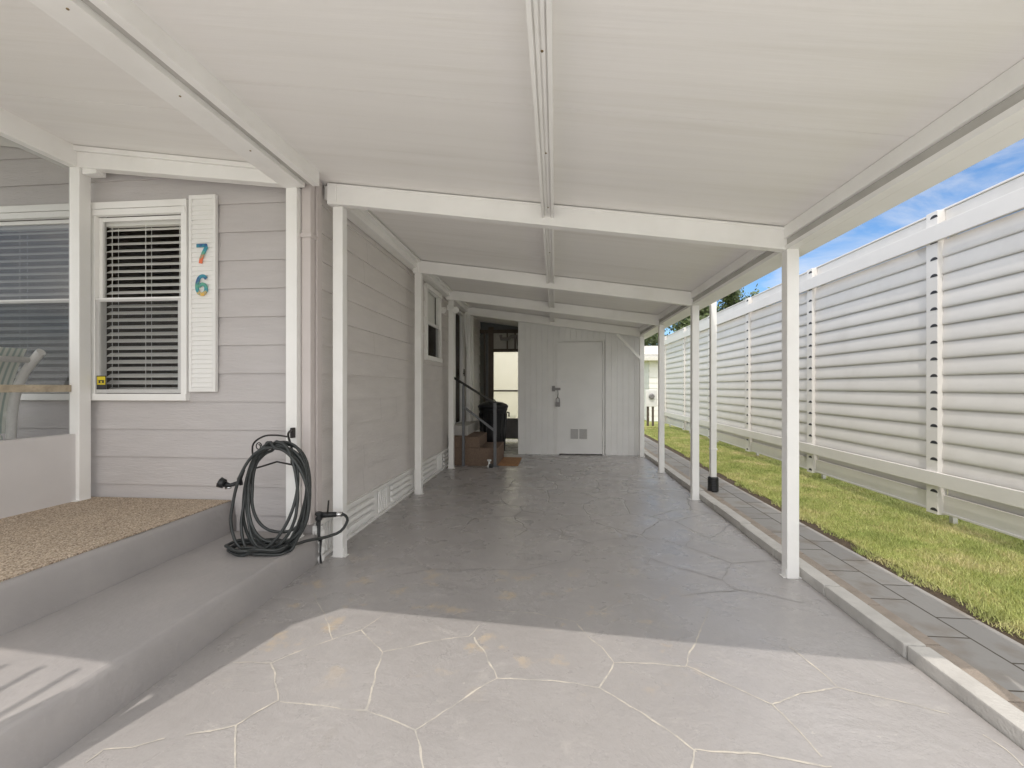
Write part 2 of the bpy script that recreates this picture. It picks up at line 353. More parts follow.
# ------------------------------------------------------------------ ground
b = MB(); b.face([(-150,-150,-.06),(150,-150,-.06),(150,300,-.06),(-150,300,-.06)]); struct(b, 'lawn', M['lawn'])
b = MB(); b.box(-1.74,1.605,.36,10.9,-.3,0); struct(b, 'driveway', M['floor'])
b = MB(); b.box(-14,14,-9,.35,-.3,-.006); struct(b, 'bounce_forecourt', mat('white_concrete', (.80,.785,.755), .7, .05, 2, .3, 40))  # unseen pale ground added to bounce sunlight up to the ceiling
b = MB(); b.box(-30,30,-17,-9.01,-.3,-.03); struct(b, 'road', M['asphalt'])
J = [[(-1.273,1.953),(-1.193,2.064),(-0.989,2.259),(-0.929,2.443),(-0.868,2.593)],
[(-0.989,2.259),(-0.899,2.168),(-0.812,2.072),(-0.632,2.18),(-0.427,2.252),(-0.396,2.363)],
[(-0.812,2.072),(-0.78,1.935),(-0.76,1.823),(-0.727,1.698)],
[(-1.086,1.71),(-0.885,1.704),(-0.727,1.698),(-0.505,1.618),(-0.465,1.532),(-0.432,1.458),(-0.384,1.305)],
[(-0.505,1.618),(-0.392,1.762),(-0.25,1.935),(-0.316,2.088),(-0.401,2.246)],
[(-0.25,1.935),(-0.011,1.948),(0.182,1.922),(0.233,2.014),(0.264,2.098),(0.222,2.219),(0.17,2.299),(0.115,2.426)],
[(0.264,2.098),(0.428,2.106),(0.576,2.098),(0.672,2.282),(0.778,2.489),(0.866,2.668)],
[(0.182,1.922),(0.342,1.772),(0.483,1.611)],
[(-0.354,2.525),(-0.121,2.519),(0.116,2.436),(0.32,2.645),(0.456,2.813)],
[(-1.238,2.36),(-1.095,2.158)],[(-1.459,2.632),(-1.238,2.36)],
[(0.582,2.102),(0.85,1.88),(1.017,1.961),(1.172,2.005),(1.161,2.106),(1.146,2.21),(1.119,2.304)],
[(1.172,2.005),(1.344,1.946),(1.5,1.889)],[(0.85,1.88),(0.875,1.768),(0.898,1.628)],
[(0.485,1.62),(0.693,1.619),(0.907,1.59)],[(0.485,1.62),(0.422,1.498),(.39,1.2)],[(1.527,1.783),(1.541,1.72),(1.535,1.65)],
[(1.075,3.065),(1.112,2.928),(1.279,2.86),(1.433,2.789)],[(1.075,3.065),(1.245,3.364),(1.392,3.404),(1.58,3.443)],
[(1.245,3.364),(1.131,3.52),(1.02,3.685),(1.161,3.952)],[(1.105,2.908),(0.92,2.864),(0.733,2.795)],
[(1.075,3.065),(0.794,3.277),(0.688,3.402),(0.643,3.263)],[(1.02,3.685),(0.853,3.838),(0.627,3.877)],
[(-1.277,1.949),(-1.177,1.822),(-1.096,1.714)],
[(-1.454,1.933),(-1.277,1.949)],[(-1.096,1.714),(-1.172,1.576),(-1.245,1.538),(-1.318,1.514)],
[(-1.172,1.576),(-1.027,1.385)],[(-1.55,1.365),(-1.546,1.431),(-1.465,1.449),(-1.38,1.494)],
[(-.2,3.1),(.1,3.3),(.25,3.7),(-.1,4.1)],[(.25,3.7),(.63,3.87)],[(-1.1,2.9),(-.85,3.05),(-.2,3.1)]]
b = MB()
for li, ln in enumerate(J):
    zj = .0006+.00006*li
    pts = []
    for (x0,y0),(x1,y1) in zip(ln, ln[1:]):
        n = max(2, int(math.hypot(x1-x0,y1-y0)/.018))
        for i in range(n):
            t = i/n; x = x0+(x1-x0)*t; y = y0+(y1-y0)*t
            v = mnoise.noise_vector(Vector((x*9,y*9,0)))*.010 + mnoise.noise_vector(Vector((x*40,y*40,3)))*.003
            pts.append(Vector((x+v.x, y+v.y, zj)))
    pts.append(Vector((*ln[-1], zj)))
    prev = None
    for i, p in enumerate(pts):
        d = (pts[min(i+1,len(pts)-1)] - pts[max(i-1,0)]).normalized(); nrm = Vector((-d.y,d.x,0))
        w = .0023 + .0034*max(0, mnoise.noise(p*14)+.2) + .0015*mnoise.noise(p*60)
        w = max(w, .0006)
        cur = (b.bm.verts.new(p+nrm*w), b.bm.verts.new(p-nrm*w))
        if prev: b.bm.faces.new([prev[0],prev[1],cur[1],cur[0]])
        prev = cur
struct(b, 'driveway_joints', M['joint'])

# kerb blocks
y = .37; b = MB(); i = 0
while y < 11:
    L_ = .63; dx = random.uniform(-.006,.006); dz = random.uniform(-.004,.004)
    b.box(1.612+dx,1.708+dx,y+.004,y+L_-.004,-.05,.062+dz,.008); y += L_
struct(b, 'kerb', M['kerb'])
b = MB(); y = .37
while y < 11: b.box(1.712,1.845,y+.003,y+.4-.003,-.05,.012+random.uniform(-.002,.002),.006); y += .4
struct(b, 'brown_edging', M['brownstrip'])
b = MB(); b.box(1.848,2.25,.36,15,-.05,.004); struct(b, 'paver_path', M['paver'])
b = MB()   # soil strip with an irregular edge beside the pavers
ys = [-1+.12*i for i in range(150)]
for i in range(len(ys)-1):
    e0 = 2.30+.03*mnoise.noise(Vector((0,ys[i]*3,0)))+.012*ys[i]; e1 = 2.30+.03*mnoise.noise(Vector((0,ys[i+1]*3,0)))+.012*ys[i+1]
    b.face([(2.25,ys[i],-.02),(e0+.1,ys[i],-.012),(e1+.1,ys[i+1],-.012),(2.25,ys[i+1],-.02)])
struct(b, 'soil', M['soil'])
# turf sheet beside the path + blades
b = MB(); b.box(2.40,30,.36,60,-.058,-.006); struct(b, 'turf', M['lawn'])
def grass():
    import numpy as np
    rng = np.random.default_rng(3)
    V = []; F = []
    n1 = 230000
    yy = 1.6 + (rng.random(n1)**1.7)*13.0
    xx = 2.26 + rng.random(n1)*2.3
    edge = 2.27 + .03*np.sin(yy*5)+.03*np.sin(yy*13+1)+.018*(yy-2)+.05*rng.random(n1)
    k = xx > edge; xx = xx[k]; yy = yy[k]; n = len(xx)
    h = (.012 + .03*rng.random(n))*(.75+.5*np.sin(xx*9+np.sin(yy*4))*np.sin(yy*7+xx*3)*.6+.1); w = (.0014 + .001*rng.random(n))*(1+.15*yy)
    a = rng.random(n)*6.283; ln = h*(.2+1.0*rng.random(n)); la = rng.random(n)*6.283
    P = np.zeros((n,3,3), dtype=np.float32)
    P[:,0,0] = xx-np.cos(a)*w; P[:,0,1] = yy-np.sin(a)*w; P[:,0,2] = -.012
    P[:,1,0] = xx+np.cos(a)*w; P[:,1,1] = yy+np.sin(a)*w; P[:,1,2] = -.012
    P[:,2,0] = xx+np.cos(la)*ln; P[:,2,1] = yy+np.sin(la)*ln; P[:,2,2] = h-.006
    me = bpy.data.meshes.new('grass'); me.vertices.add(n*3); me.loops.add(n*3); me.polygons.add(n)
    me.vertices.foreach_set('co', P.ravel()); me.loops.foreach_set('vertex_index', np.arange(n*3, dtype=np.int32))
    me.polygons.foreach_set('loop_start', np.arange(0,n*3,3,dtype=np.int32)); me.polygons.foreach_set('loop_total', np.full(n,3,dtype=np.int32))
    me.update(); me.validate(); me.materials.append(M['blade'])
    o = bpy.data.objects.new('grass', me); COL.objects.link(o)
    tag(o, 'short sunlit grass between the paver path and the louvered fence', 'grass', kind='stuff')
grass()

# ------------------------------------------------------------------ siding
def siding(b, org, d, nrm, L, z0, z1, pitch, openings=(), phase=None, off=.014, seams=()):
    """lap boards; d along the wall, nrm outward. openings: (a0,a1,zlo,zhi) along d"""
    d = Vector(d); nrm = Vector(nrm); org = Vector(org); zb = phase if phase is not None else z0
    while zb > z0: zb -= pitch
    def P(a, z, o): return org + d*a + nrm*o + Vector((0,0,z-org.z))
    while zb < z1 - 1e-4:
        zt = zb + pitch; lo = max(zb, z0); hi = min(zt, z1)
        cuts = sorted({0, L, *[min(max(q,0),L) for o_ in openings for q in o_[:2]]})
        for a0, a1 in zip(cuts, cuts[1:]):
            mid = (a0+a1)/2; segs = [(lo, hi)]
            for (u0,u1,v0,v1) in openings:
                if u0 <= mid <= u1:
                    ns = []
                    for s0, s1 in segs:
                        if v0 > s0: ns.append((s0, min(s1, v0)))
                        if v1 < s1: ns.append((max(s0, v1), s1))
                    segs = ns
            for s0, s1 in segs:
                if s1 - s0 < 1e-4: continue
                f = lambda z: off*(1-(z-zb)/pitch)
                b.face([P(a0,s0,f(s0)),P(a1,s0,f(s0)),P(a1,s1,f(s1)),P(a0,s1,f(s1))])
                if abs(s0-zb) < 1e-4: b.face([P(a0,s0,0),P(a1,s0,0),P(a1,s0,off),P(a0,s0,off)])
        zb = zt

# house
house = thing('mobile_home', 'mauve lap-sided mobile home with white shuttered window numbered 76', 'house', (-1.72,3.12,0))
YF = 3.14; XS = -1.72
W1 = (-3.465,-2.70,1.17,2.615)          # window beside shutter x0,x1,z0,z1
W2 = (-4.75,-3.545,1.17,2.615)
b = MB()
Lf = 7.0-1.72
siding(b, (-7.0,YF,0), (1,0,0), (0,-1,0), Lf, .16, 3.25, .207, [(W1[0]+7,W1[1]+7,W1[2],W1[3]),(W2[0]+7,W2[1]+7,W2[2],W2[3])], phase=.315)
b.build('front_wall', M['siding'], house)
SW = (5.86,6.62,1.63,2.60); SD = (7.55,8.35,.50,2.56)
b = MB()
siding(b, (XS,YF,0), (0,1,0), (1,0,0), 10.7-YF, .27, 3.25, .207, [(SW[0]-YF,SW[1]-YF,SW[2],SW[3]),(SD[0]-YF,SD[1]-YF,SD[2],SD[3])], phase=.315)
b.use(M['siding_lifted']); b.use(M['siding_joint']); rj = random.Random(11)
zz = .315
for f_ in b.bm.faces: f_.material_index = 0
while zz < 2.7:
    for yy in (rj.uniform(3.4,4.6), rj.uniform(4.7,5.7), rj.uniform(6.8,7.4)):
        b.face([(XS+.0146,yy,zz+.004),(XS+.0146,yy+.003,zz+.004),(XS+.0012,yy+.003,zz+.203),(XS+.0012,yy,zz+.203)])
    zz += .207
b.build('side_wall', None, house)
# corner trim and round-ish mauve downspout
b = MB(); b.box(-1.728,-1.695,YF-.028,YF-.016,.16,2.74); b.box(-1.704,-1.692,YF-.03,YF+.03,.16,2.74); b.build('corner_trim', M['mauve_trim'], house)
b = MB(); b.box(-1.775,-1.705,YF-.10,YF-.035,.28,2.72,.012)
b.box(-1.785,-1.695,YF-.11,YF-.03,2.3,2.33,.004); b.build('corner_downspout', M['mauve_trim'], house)
b = MB(); b.hexa([(-7.2,YF-.15,3.2),(-1.6,YF-.15,3.2),(-1.6,11,3.2),(-7.2,11,3.2),(-7.2,YF-.15,3.4),(-1.6,YF-.15,3.35),(-1.6,11,3.35),(-7.2,11,3.4)]); b.build('roof', M['housewhite'], house)
# white vented skirting under the side wall
b = MB()
y = YF-.02
xk = XS+.02
b.face([(xk-.02,YF-.03,0),(xk-.02,10.6,0),(xk-.02,10.6,.275),(xk-.02,YF-.03,.275)])
b.box(xk-.02,xk+.022,YF-.03,10.6,.255,.285,.003); b.box(xk-.02,xk+.018,YF-.03,10.6,0,.022,.003)
while y < 7.0:
    for k in range(5): b.box(xk-.012,xk+.006,y+.03+k*.05,y+.05+k*.05,.03,.25,.004)     # ribs
    for k in range(3):
        z = .055+k*.062
        p0, p1 = y+.36, y+1.02
        b.hexa([(xk-.012,p0,z),(xk-.012,p1,z),(xk+.02,p1,z+.008),(xk+.02,p0,z+.008),(xk-.012,p0,z+.045),(xk-.012,p1,z+.045),(xk+.012,p1,z+.035),(xk+.012,p0,z+.035)], .003)
    y += 1.12
# front face below the wall, short, at the corner (scalloped end)
for k in range(4): b.tube([(xk-.005,YF-.035,.03+.06*k),(xk+.055,YF-.045,.03+.06*k)], .022, 8)
b.box(xk-.02,xk+.05,YF-.05,YF-.03,.0,.26,.004)
b.build('skirting', M['white'], house)
# dark interior room
b = MB()
def inbox(b,x0,x1,y0,y1,z0,z1,skip):
    F = {'-y':[(x0,y0,z0),(x1,y0,z0),(x1,y0,z1),(x0,y0,z1)],'+y':[(x0,y1,z0),(x1,y1,z0),(x1,y1,z1),(x0,y1,z1)],'-x':[(x0,y0,z0),(x0,y1,z0),(x0,y1,z1),(x0,y0,z1)],
         '+x':[(x1,y0,z0),(x1,y1,z0),(x1,y1,z1),(x1,y0,z1)],'-z':[(x0,y0,z0),(x1,y0,z0),(x1,y1,z0),(x0,y1,z0)],'+z':[(x0,y0,z1),(x1,y0,z1),(x1,y1,z1),(x0,y1,z1)]}
    for k,v in F.items():
        if k != skip: b.face(v)
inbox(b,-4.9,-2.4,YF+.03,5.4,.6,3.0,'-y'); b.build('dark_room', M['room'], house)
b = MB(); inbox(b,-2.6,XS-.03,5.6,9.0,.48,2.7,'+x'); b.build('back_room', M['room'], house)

def window_front(W, label, sticker=False):
    x0,x1,z0,z1 = W; zm = 1.905; y = YF
    b = MB()
    fr = .035
    b.box(x0-.01,x0+fr,y-.045,y+.05,z0,z1,.004); b.box(x1-fr,x1+.01,y-.045,y+.05,z0,z1,.004)
    b.box(x0-.012,x1+.012,y-.05,y+.05,z1-.035,z1+.015,.004); b.box(x0+.0,x1,y-.052,y-.01,z1-.085,z1-.04,.004)
    for k in range(8): b.box(x0+.06+k*(x1-x0-.14)/7,x0+.075+k*(x1-x0-.14)/7,y-.0535,y-.052,z1-.066,z1-.058)
    b.box(x0-.012,x1+.012,y-.055,y+.05,z0-.02,z0+.03,.004)
    fm = b.build('window', M['white'], house, label)
    b = MB()
    def sash(s0,s1,yy,w=.028):
        a,c = x0+fr+.002, x1-fr-.002
        b.box(a,a+w,yy,yy+.02,s0,s1,.002); b.box(c-w,c,yy,yy+.02,s0,s1,.002); b.box(a+w,c-w,yy,yy+.02,s0,s0+w,.002); b.box(a+w,c-w,yy,yy+.02,s1-w,s1,.002)
    sash(zm-.01,z1-.09,y-.012); sash(z0+.035,zm+.012,y-.036); b.build('sash', M['white'], fm)
    b = MB(); b.face([(x0+fr,y+.0,zm),(x1-fr,y+.0,zm),(x1-fr,y+.0,z1-.06),(x0+fr,y+.0,z1-.06)])
    b.face([(x0+fr,y-.024,z0+.03),(x1-fr,y-.024,z0+.03),(x1-fr,y-.024,zm),(x0+fr,y-.024,zm)]); b.build('pane', M['glass'], fm)
    b = MB(); b.face([(x0+fr,y-.038,z0+.03),(x1-fr,y-.038,z0+.03),(x1-fr,y-.038,zm),(x0+fr,y-.038,zm)]); b.build('insect_screen', M['sashscreen'], fm)
    b = MB()
    b.box(x0+fr+.01,x1-fr-.01,y+.025,y+.075,z1-.14,z1-.085,.004)
    z = z1-.165; k = 0
    while z > z0+.06:
        t = .62; c,s_ = .024*math.cos(t), .024*math.sin(t); sag = random.uniform(-.002,.002)
        b.hexa([(x0+fr+.012,y+.05-c,z-s_+sag),(x1-fr-.012,y+.05-c,z-s_),(x1-fr-.012,y+.05+c,z+s_),(x0+fr+.012,y+.05+c,z+s_+sag),
                (x0+fr+.012,y+.05-c,z-s_+.003+sag),(x1-fr-.012,y+.05-c,z-s_+.003),(x1-fr-.012,y+.05+c,z+s_+.003),(x0+fr+.012,y+.05+c,z+s_+.003+sag)])
        z -= .053
    for f in (.1,.5,.9):
        xx = x0+fr+(x1-x0-2*fr)*f
        for yy in (y+.026,y+.076): b.box(xx-.002,xx+.002,yy,yy+.001,z0+.05,z1-.12)
    b.box(x0+fr+.012,x1-fr-.012,y+.03,y+.07,z0+.04,z0+.055)
    b.build('blind', M['blind'] if sticker else M['blind_shaded'], fm)
    if sticker:
        b = MB(); b.use(M['dark']); b.box(x0+.045,x0+.125,y-.0395,y-.0385,z0+.062,z0+.165)
        b.use(M['yellow']); b.box(x0+.052,x0+.118,y-.0405,y-.0397,z0+.132,z0+.158); b.box(x0+.052,x0+.118,y-.0405,y-.0397,z0+.098,z0+.108)
        b.box(x0+.052,x0+.062,y-.0405,y-.0397,z0+.110,z0+.130); b.box(x0+.108,x0+.118,y-.0405,y-.0397,z0+.110,z0+.130); b.box(x0+.078,x0+.092,y-.0405,y-.0397,z0+.112,z0+.124)
        b.build('alarm_sticker', None, fm)
window_front(W1, 'window with lowered blinds beside the numbered shutter', True)
window_front(W2, 'window with blinds seen through the porch screen')
# shutter
sx0,sx1,sz0,sz1 = -2.672,-2.462,1.215,2.655
b = MB(); y = YF-.016
b.box(sx0,sx1,y-.018,y,sz0,sz1,.003)
for (a,c) in ((sx0,sx0+.022),(sx1-.022,sx1)): b.box(a,c,y-.030,y-.018,sz0,sz1,.003)
for (a,c) in ((sz0,sz0+.03),(sz1-.03,sz1)): b.box(sx0+.022,sx1-.022,y-.030,y-.018,a,c,.003)
z = sz0+.035
while z < sz1-.05:
    b.hexa([(sx0+.022,y-.0181,z),(sx1-.022,y-.0181,z),(sx1-.022,y-.0179,z+.03),(sx0+.022,y-.0179,z+.03),(sx0+.022,y-.027,z),(sx1-.022,y-.027,z),(sx1-.022,y-.019,z+.032),(sx0+.022,y-.019,z+.032)]); z += .034
shut = b.build('shutter', M['shutter'], house)
def stroke(name, pts, m, w=.0125):
    b = MB(); yy = y-.034; P = [Vector((p[0],0,p[1])) for p in pts]; prev = None
    for i, p in enumerate(P):
        d = (P[min(i+1,len(P)-1)]-P[max(i-1,0)]).normalized(); n = Vector((-d.z,0,d.x))
        A = p+n*w; B = p-n*w
        cur = [b.bm.verts.new((q.x, q_y, q.z)) for q in (A,B) for q_y in (yy, yy+.005)]
        if prev:
            b.bm.faces.new([prev[0],prev[2],cur[2],cur[0]]); b.bm.faces.new([prev[1],cur[1],cur[3],prev[3]])
            b.bm.faces.new([prev[0],cur[0],cur[1],prev[1]]); b.bm.faces.new([prev[2],prev[3],cur[3],cur[2]])
        prev = cur
    b.build(name, m, shut)
cxn = -2.567
def dg(p, c0, z0): return (c0+(p[0]-c0)*.76, z0+(p[1]-z0)*.78)
blue=(.02,.09,.25); teal=(.03,.28,.36); org_=(.80,.16,.05); yel=(.75,.45,.06); grn=(.10,.36,.24)
stroke('house_number_seven', [dg(q,cxn,2.215) for q in [(cxn-.052,2.300),(cxn+.048,2.302),(cxn+.047,2.285),(cxn+.02,2.235),(cxn-.005,2.18),(cxn-.012,2.135)]], digit_mat('digit_seven', 2.13, 2.31, [blue,blue,teal,grn,org_,org_]))
six = [(cxn+.046,2.055),(cxn+.02,2.078),(cxn-.02,2.068),(cxn-.044,2.02),(cxn-.047,1.96),(cxn-.025,1.918),(cxn+.015,1.912),(cxn+.044,1.945),(cxn+.038,1.988),(cxn+.005,2.003),(cxn-.03,1.985)]
def smooth(pts, n=5):
    out = []
    for i in range(len(pts)-1):
        p = [Vector(pts[max(0,min(len(pts)-1,j))]) for j in (i-1,i,i+1,i+2)]
        for k in range(n):
            t = k/n
            out.append(.5*((2*p[1])+(-p[0]+p[2])*t+(2*p[0]-5*p[1]+4*p[2]-p[3])*t*t+(-p[0]+3*p[1]-3*p[2]+p[3])*t**3))
    out.append(Vector(pts[-1])); return out
stroke('house_number_six', [tuple(q) for q in smooth([dg(q,cxn,1.99) for q in six])], digit_mat('digit_six', 1.90, 2.09, [blue,teal,blue,grn,teal,yel]), .0125)
# side window
b = MB(); x = XS; (a,c,e,f) = SW
b.box(x-.03,x+.045,a-.01,a+.05,e,f,.004); b.box(x-.03,x+.045,c-.05,c+.01,e,f,.004); b.box(x-.03,x+.05,a-.02,c+.02,f-.04,f+.02,.004); b.box(x-.03,x+.055,a-.02,c+.02,e-.02,e+.04,.004)
b.box(x-.01,x+.02,a+.05,c-.05,2.1,2.14,.003)
sw = b.build('window', M['white'], house, 'small sash window on the side wall')
b = MB(); b.face([(x,a+.05,e+.04),(x,c-.05,e+.04),(x,c-.05,f-.04),(x,a+.05,f-.04)]); b.build('pane', M['glass'], sw)
b = MB(); b.face([(x-.05,a+.02,2.12),(x-.05,c-.02,2.12),(x-.05,c-.02,f),(x-.05,a+.02,f)]); b.face([(x+.012,a+.05,e+.04),(x+.012,c-.05,e+.04),(x+.012,c-.05,2.1),(x+.012,a+.05,2.1)]); 
b.mats=[M['blind'],M['sashscreen']]; b.bm.faces.ensure_lookup_table(); b.bm.faces[1].material_index=1; b.build('blind', None, sw)
# side door
(a,c,e,f) = SD
b = MB(); b.box(x-.03,x+.04,a-.03,a+.04,e,f,.004); b.box(x-.03,x+.04,c-.04,c+.03,e,f,.004); b.box(x-.03,x+.045,a-.03,c+.03,f,f+.04,.004); b.box(x-.03,x+.03,a+.04,c-.04,e,e+.12,.003); b.box(x-.03,x+.03,a+.04,a+.10,e+.12,f,.003); b.box(x-.03,x+.03,c-.10,c-.04,e+.12,f,.003)
dr = b.build('door', M['white'], house, 'white framed side door with dark glass')
b = MB(); b.face([(x-.005,a+.1,e+.12),(x-.005,c-.1,e+.12),(x-.005,c-.1,f),(x-.005,a+.1,f)]); b.build('pane', M['glass'], dr)
b = MB(); b.tube([(x+.05,c-.07,1.45),(x+.05,c-.07,1.58)],.008); b.tube([(x+.0,c-.07,1.5),(x+.06,c-.07,1.5)],.01); b.build('handle', M['blackmetal'], dr)
b = MB(); b.box(x-.7,x-.05,8.9,8.95,.5,2.4); 
b.bm.free()

# lamp behind the blinds
lamp = thing('table_lamp', 'peach shaded lamp glimpsed between the blind slats indoors', 'lamp', (-2.95,3.75,.6))
b = MB(); b.lathe((-2.92,3.75,1.93), [(.20,0),(.10,.17)], 24); b.build('lamp_shade', M['orange'], lamp)
b = MB(); b.lathe((-2.92,3.75,.6), [(.10,0),(.09,.03),(.015,.06),(.02,.6),(.06,.9),(.015,1.2),(.012,1.4)], 16); b.build('lamp_base', M['brass'], lamp)

# ------------------------------------------------------------------ carport
cp = thing('carport', 'white aluminium carport roof with posts and cross beams over the driveway', 'carport', (1.55,3.15,0))
def post(x, y, z0, z1, w=.075, name='post'):
    b = MB(); h = w/2
    b.box(x-h,x+h,y-h,y+h,z0,z1,.004)
    for s in (-1,1): b.box(x+s*(h+.0005),x+s*(h+.0035),y-h*.8,y+h*.8,z0,z0+.06)
    b.box(x-h-.02,x+h+.02,y-h*.8,y+h*.8,z0+.001,z0+.005)
    o = b.build(name, M['white'], cp)
    return o
YB = [3.16,5.22,6.82,8.32]
for y in YB: post(1.545, y, 0, 2.15)
for y in (3.235,5.19,6.87,8.28): post(-1.585, y, 0, zc(-1.585)-.16)
post(1.545, .9, 0, 2.15); post(-1.868,.62,.2,zc(-1.87)-.1,.07)
post(-1.82,3.035,.2,zc(-1.8)-.12,.08)
# cross beams
for i, (yl, yr) in enumerate(zip((3.2,5.2,6.85,8.3),(3.16,5.2,6.82,8.3))):
    b = MB(); x0, x1 = -1.64, 1.515; t = .045
    def seg(o0,o1,th,y0off=0):
        b.hexa([(x0,yl-th+y0off,zc(x0)-o1),(x1,yr-th+y0off,zc(x1)-o1),(x1,yr+th,zc(x1)-o1),(x0,yl+th,zc(x0)-o1),(x0,yl-th+y0off,zc(x0)-o0),(x1,yr-th+y0off,zc(x1)-o0),(x1,yr+th,zc(x1)-o0),(x0,yl+th,zc(x0)-o0)], .003)
    seg(.006,.15,.025); seg(.006,.02,.034); seg(.137,.153,.034)
    # end bracket
    b.hexa([(x0-.01,yl-.036,zc(x0)-.16),(x0+.06,yl-.036,zc(x0)-.165),(x0+.06,yl+.036,zc(x0)-.165),(x0-.01,yl+.036,zc(x0)-.16),(x0-.01,yl-.036,zc(x0)-.01),(x0+.06,yl-.036,zc(x0)-.015),(x0+.06,yl+.036,zc(x0)-.015),(x0-.01,yl+.036,zc(x0)-.01)],.003)
    b.build('cross_beam', M['white'], cp)
# ceiling panels (run across the slope), thin seams between them
def slab(b, x0,x1,y0,y1,t0=0,t1=.075):
    b.hexa([(x0,y0,zc(x0)+t0),(x1,y0,zc(x1)+t0),(x1,y1,zc(x1)+t0),(x0,y1,zc(x0)+t0),(x0,y0,zc(x0)+t1),(x1,y0,zc(x1)+t1),(x1,y1,zc(x1)+t1),(x0,y1,zc(x0)+t1)])
y = .86
while y < 10.6:
    y2 = min(y+1.205, 10.6); b = MB(); slab(b, -2.006, 1.52, y, y2-.003, random.uniform(0,.0015)); b.build('roof_panel', M['ceiling'], cp); y = y2
y = -.04
while y < 3.12:
    y2 = min(y+1.205,3.12); b = MB(); slab(b, -6.2, -2.01, y, y2-.003, random.uniform(0,.0015)); b.build('roof_panel', M['ceiling'], cp); y = y2
b = MB(); slab(b,-1.98,1.54,.86,10.6,.076,.084); slab(b,-6.2,-2.0,-.04,3.12,.076,.084); b.build('roof_skin', M['white'], cp)
b = MB()  # unseen corner infill added to shape the roof's shadow edge on the driveway
P_ = [(-2.009,.22),(-1.85,.55),(-1.58,.859),(-2.009,.859)]
b.hexa([(x,y,zc(x)) for x,y in P_]+[(x,y,zc(x)+.08) for x,y in P_]); b.build('shade_corner_panel', M['ceiling'], cp)
# right eave: inner ledge, groove, gutter
b = MB(); Y0, Y1 = .86, 10.6
b.box(1.492,1.522,Y0,Y1,2.222,zc(1.5)+.0,.003)     # light strip under panels
b.box(1.50,1.56,Y0,Y1,2.148,2.176,.003)
b.box(1.56,1.572,Y0,Y1,2.148,2.36,.002)
b.box(1.574,1.70,Y0-.25,Y1,2.155,2.175,.003)          # gutter floor, front end lengthened out of view to shade the pavers
b.box(1.692,1.704,Y0-.25,Y1,2.175,2.33,.003); b.box(1.685,1.825,Y0-.25,Y1,2.325,2.34,.003)  # wide unseen lip added to spread shade over the pavers
b.build('gutter', M['white'], cp)
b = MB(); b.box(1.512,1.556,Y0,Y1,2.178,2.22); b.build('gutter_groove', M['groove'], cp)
b = MB(); b.box(1.488,1.575,Y0-.03,Y0,2.14,2.37); b.hexa([(-2.0,Y0-.03,zc(-2)-.09),(1.488,Y0-.03,zc(1.488)-.12),(1.488,Y0,zc(1.488)-.12),(-2.0,Y0,zc(-2)-.09),(-2.0,Y0-.03,zc(-2)+.1),(1.488,Y0-.03,zc(1.488)+.09),(1.488,Y0,zc(1.488)+.09),(-2.0,Y0,zc(-2)+.1)]); b.build('front_fascia', M['white'], cp)
# central purlin with grooves
xm = -.045; zb = zc(xm)
b = MB()
for (a,c,lo) in ((-.045,-.028,.10),(-.022,-.008,.088),(-.002,.012,.088),(.018,.036,.10)): b.box(xm+a,xm+c,.86,8.3,zb-lo,zb+.02,.002)
b.box(xm-.045,xm+.036,.86,8.3,zb-.078,zb-.06)
b.build('centre_purlin', M['white'], cp)
# left main beam along the driveway edge (box + groove + lip)
zl = 2.63
b = MB(); b.box(-1.875,-1.722,.86,3.0,zl,zc(-1.8)+.01,.004)
b.box(-1.676,-1.628,.86,3.02,zl+.015,zc(-1.65)+.005,.003); b.build('main_beam', M['white'], cp)
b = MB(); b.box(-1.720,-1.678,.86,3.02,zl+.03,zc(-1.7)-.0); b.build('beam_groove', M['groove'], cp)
# ledger along the side wall
b = MB(); b.box(-1.70,-1.60,3.22,8.3,zc(-1.6)-.10,zc(-1.65)-.004,.004); b.box(-1.60,-1.55,3.22,8.3,zc(-1.6)-.035,zc(-1.58)-.012,.003); b.build('ledger', M['white'], cp)
# braces
b = MB(); b.bar((1.10,8.27,2.19),(1.53,8.27,1.74),.03,.045,.003); b.build('brace', M['white'], cp)
b = MB(); b.bar((-1.60,7.98,2.55),(-1.59,8.27,1.75),.03,.04,.003); b.build('brace', M['white'], cp)
b = MB(); b.bar((1.545,8.36,1.75),(1.58,8.85,2.14),.03,.045,.003); b.build('brace', M['white'], cp)
# screws on beams
scr = []
for p in [(-1.77,1.0,zl-.003),(-1.77,1.5,zl-.003),(-1.77,2.0,zl-.003),(-1.77,2.5,zl-.003)]+[(1.53,y,2.174) for y in (1.6,2.3,3.0,4.0)]+[(xm,y,zb-.0905) for y in (1.6,2.3,3.0,4.0)]:
    b = MB(); b.lathe(p,[(.005,0),(.005,.004)],8); b.build('screw', M['brass'], cp)
# downspout pipe with black boot
b = MB(); b.box(1.845,1.91,5.60,5.665,.16,2.345,.006); b.box(1.82,1.845,5.615,5.65,2.31,2.33,.002); b.box(1.842,1.918,5.597,5.673,.50,.52,.002)
ds = b.build('downspout', M['white'], cp)
b = MB(); prof=[(.05,0),(.058,.01)]
z=.015
while z<.16: prof += [(.062,z),(.062,z+.01),(.055,z+.014)]; z += .02
prof += [(.058,.175),(.045,.18)]
b.lathe((1.88,5.635,0),prof,20); b.build('drain_boot', M['black'], ds)

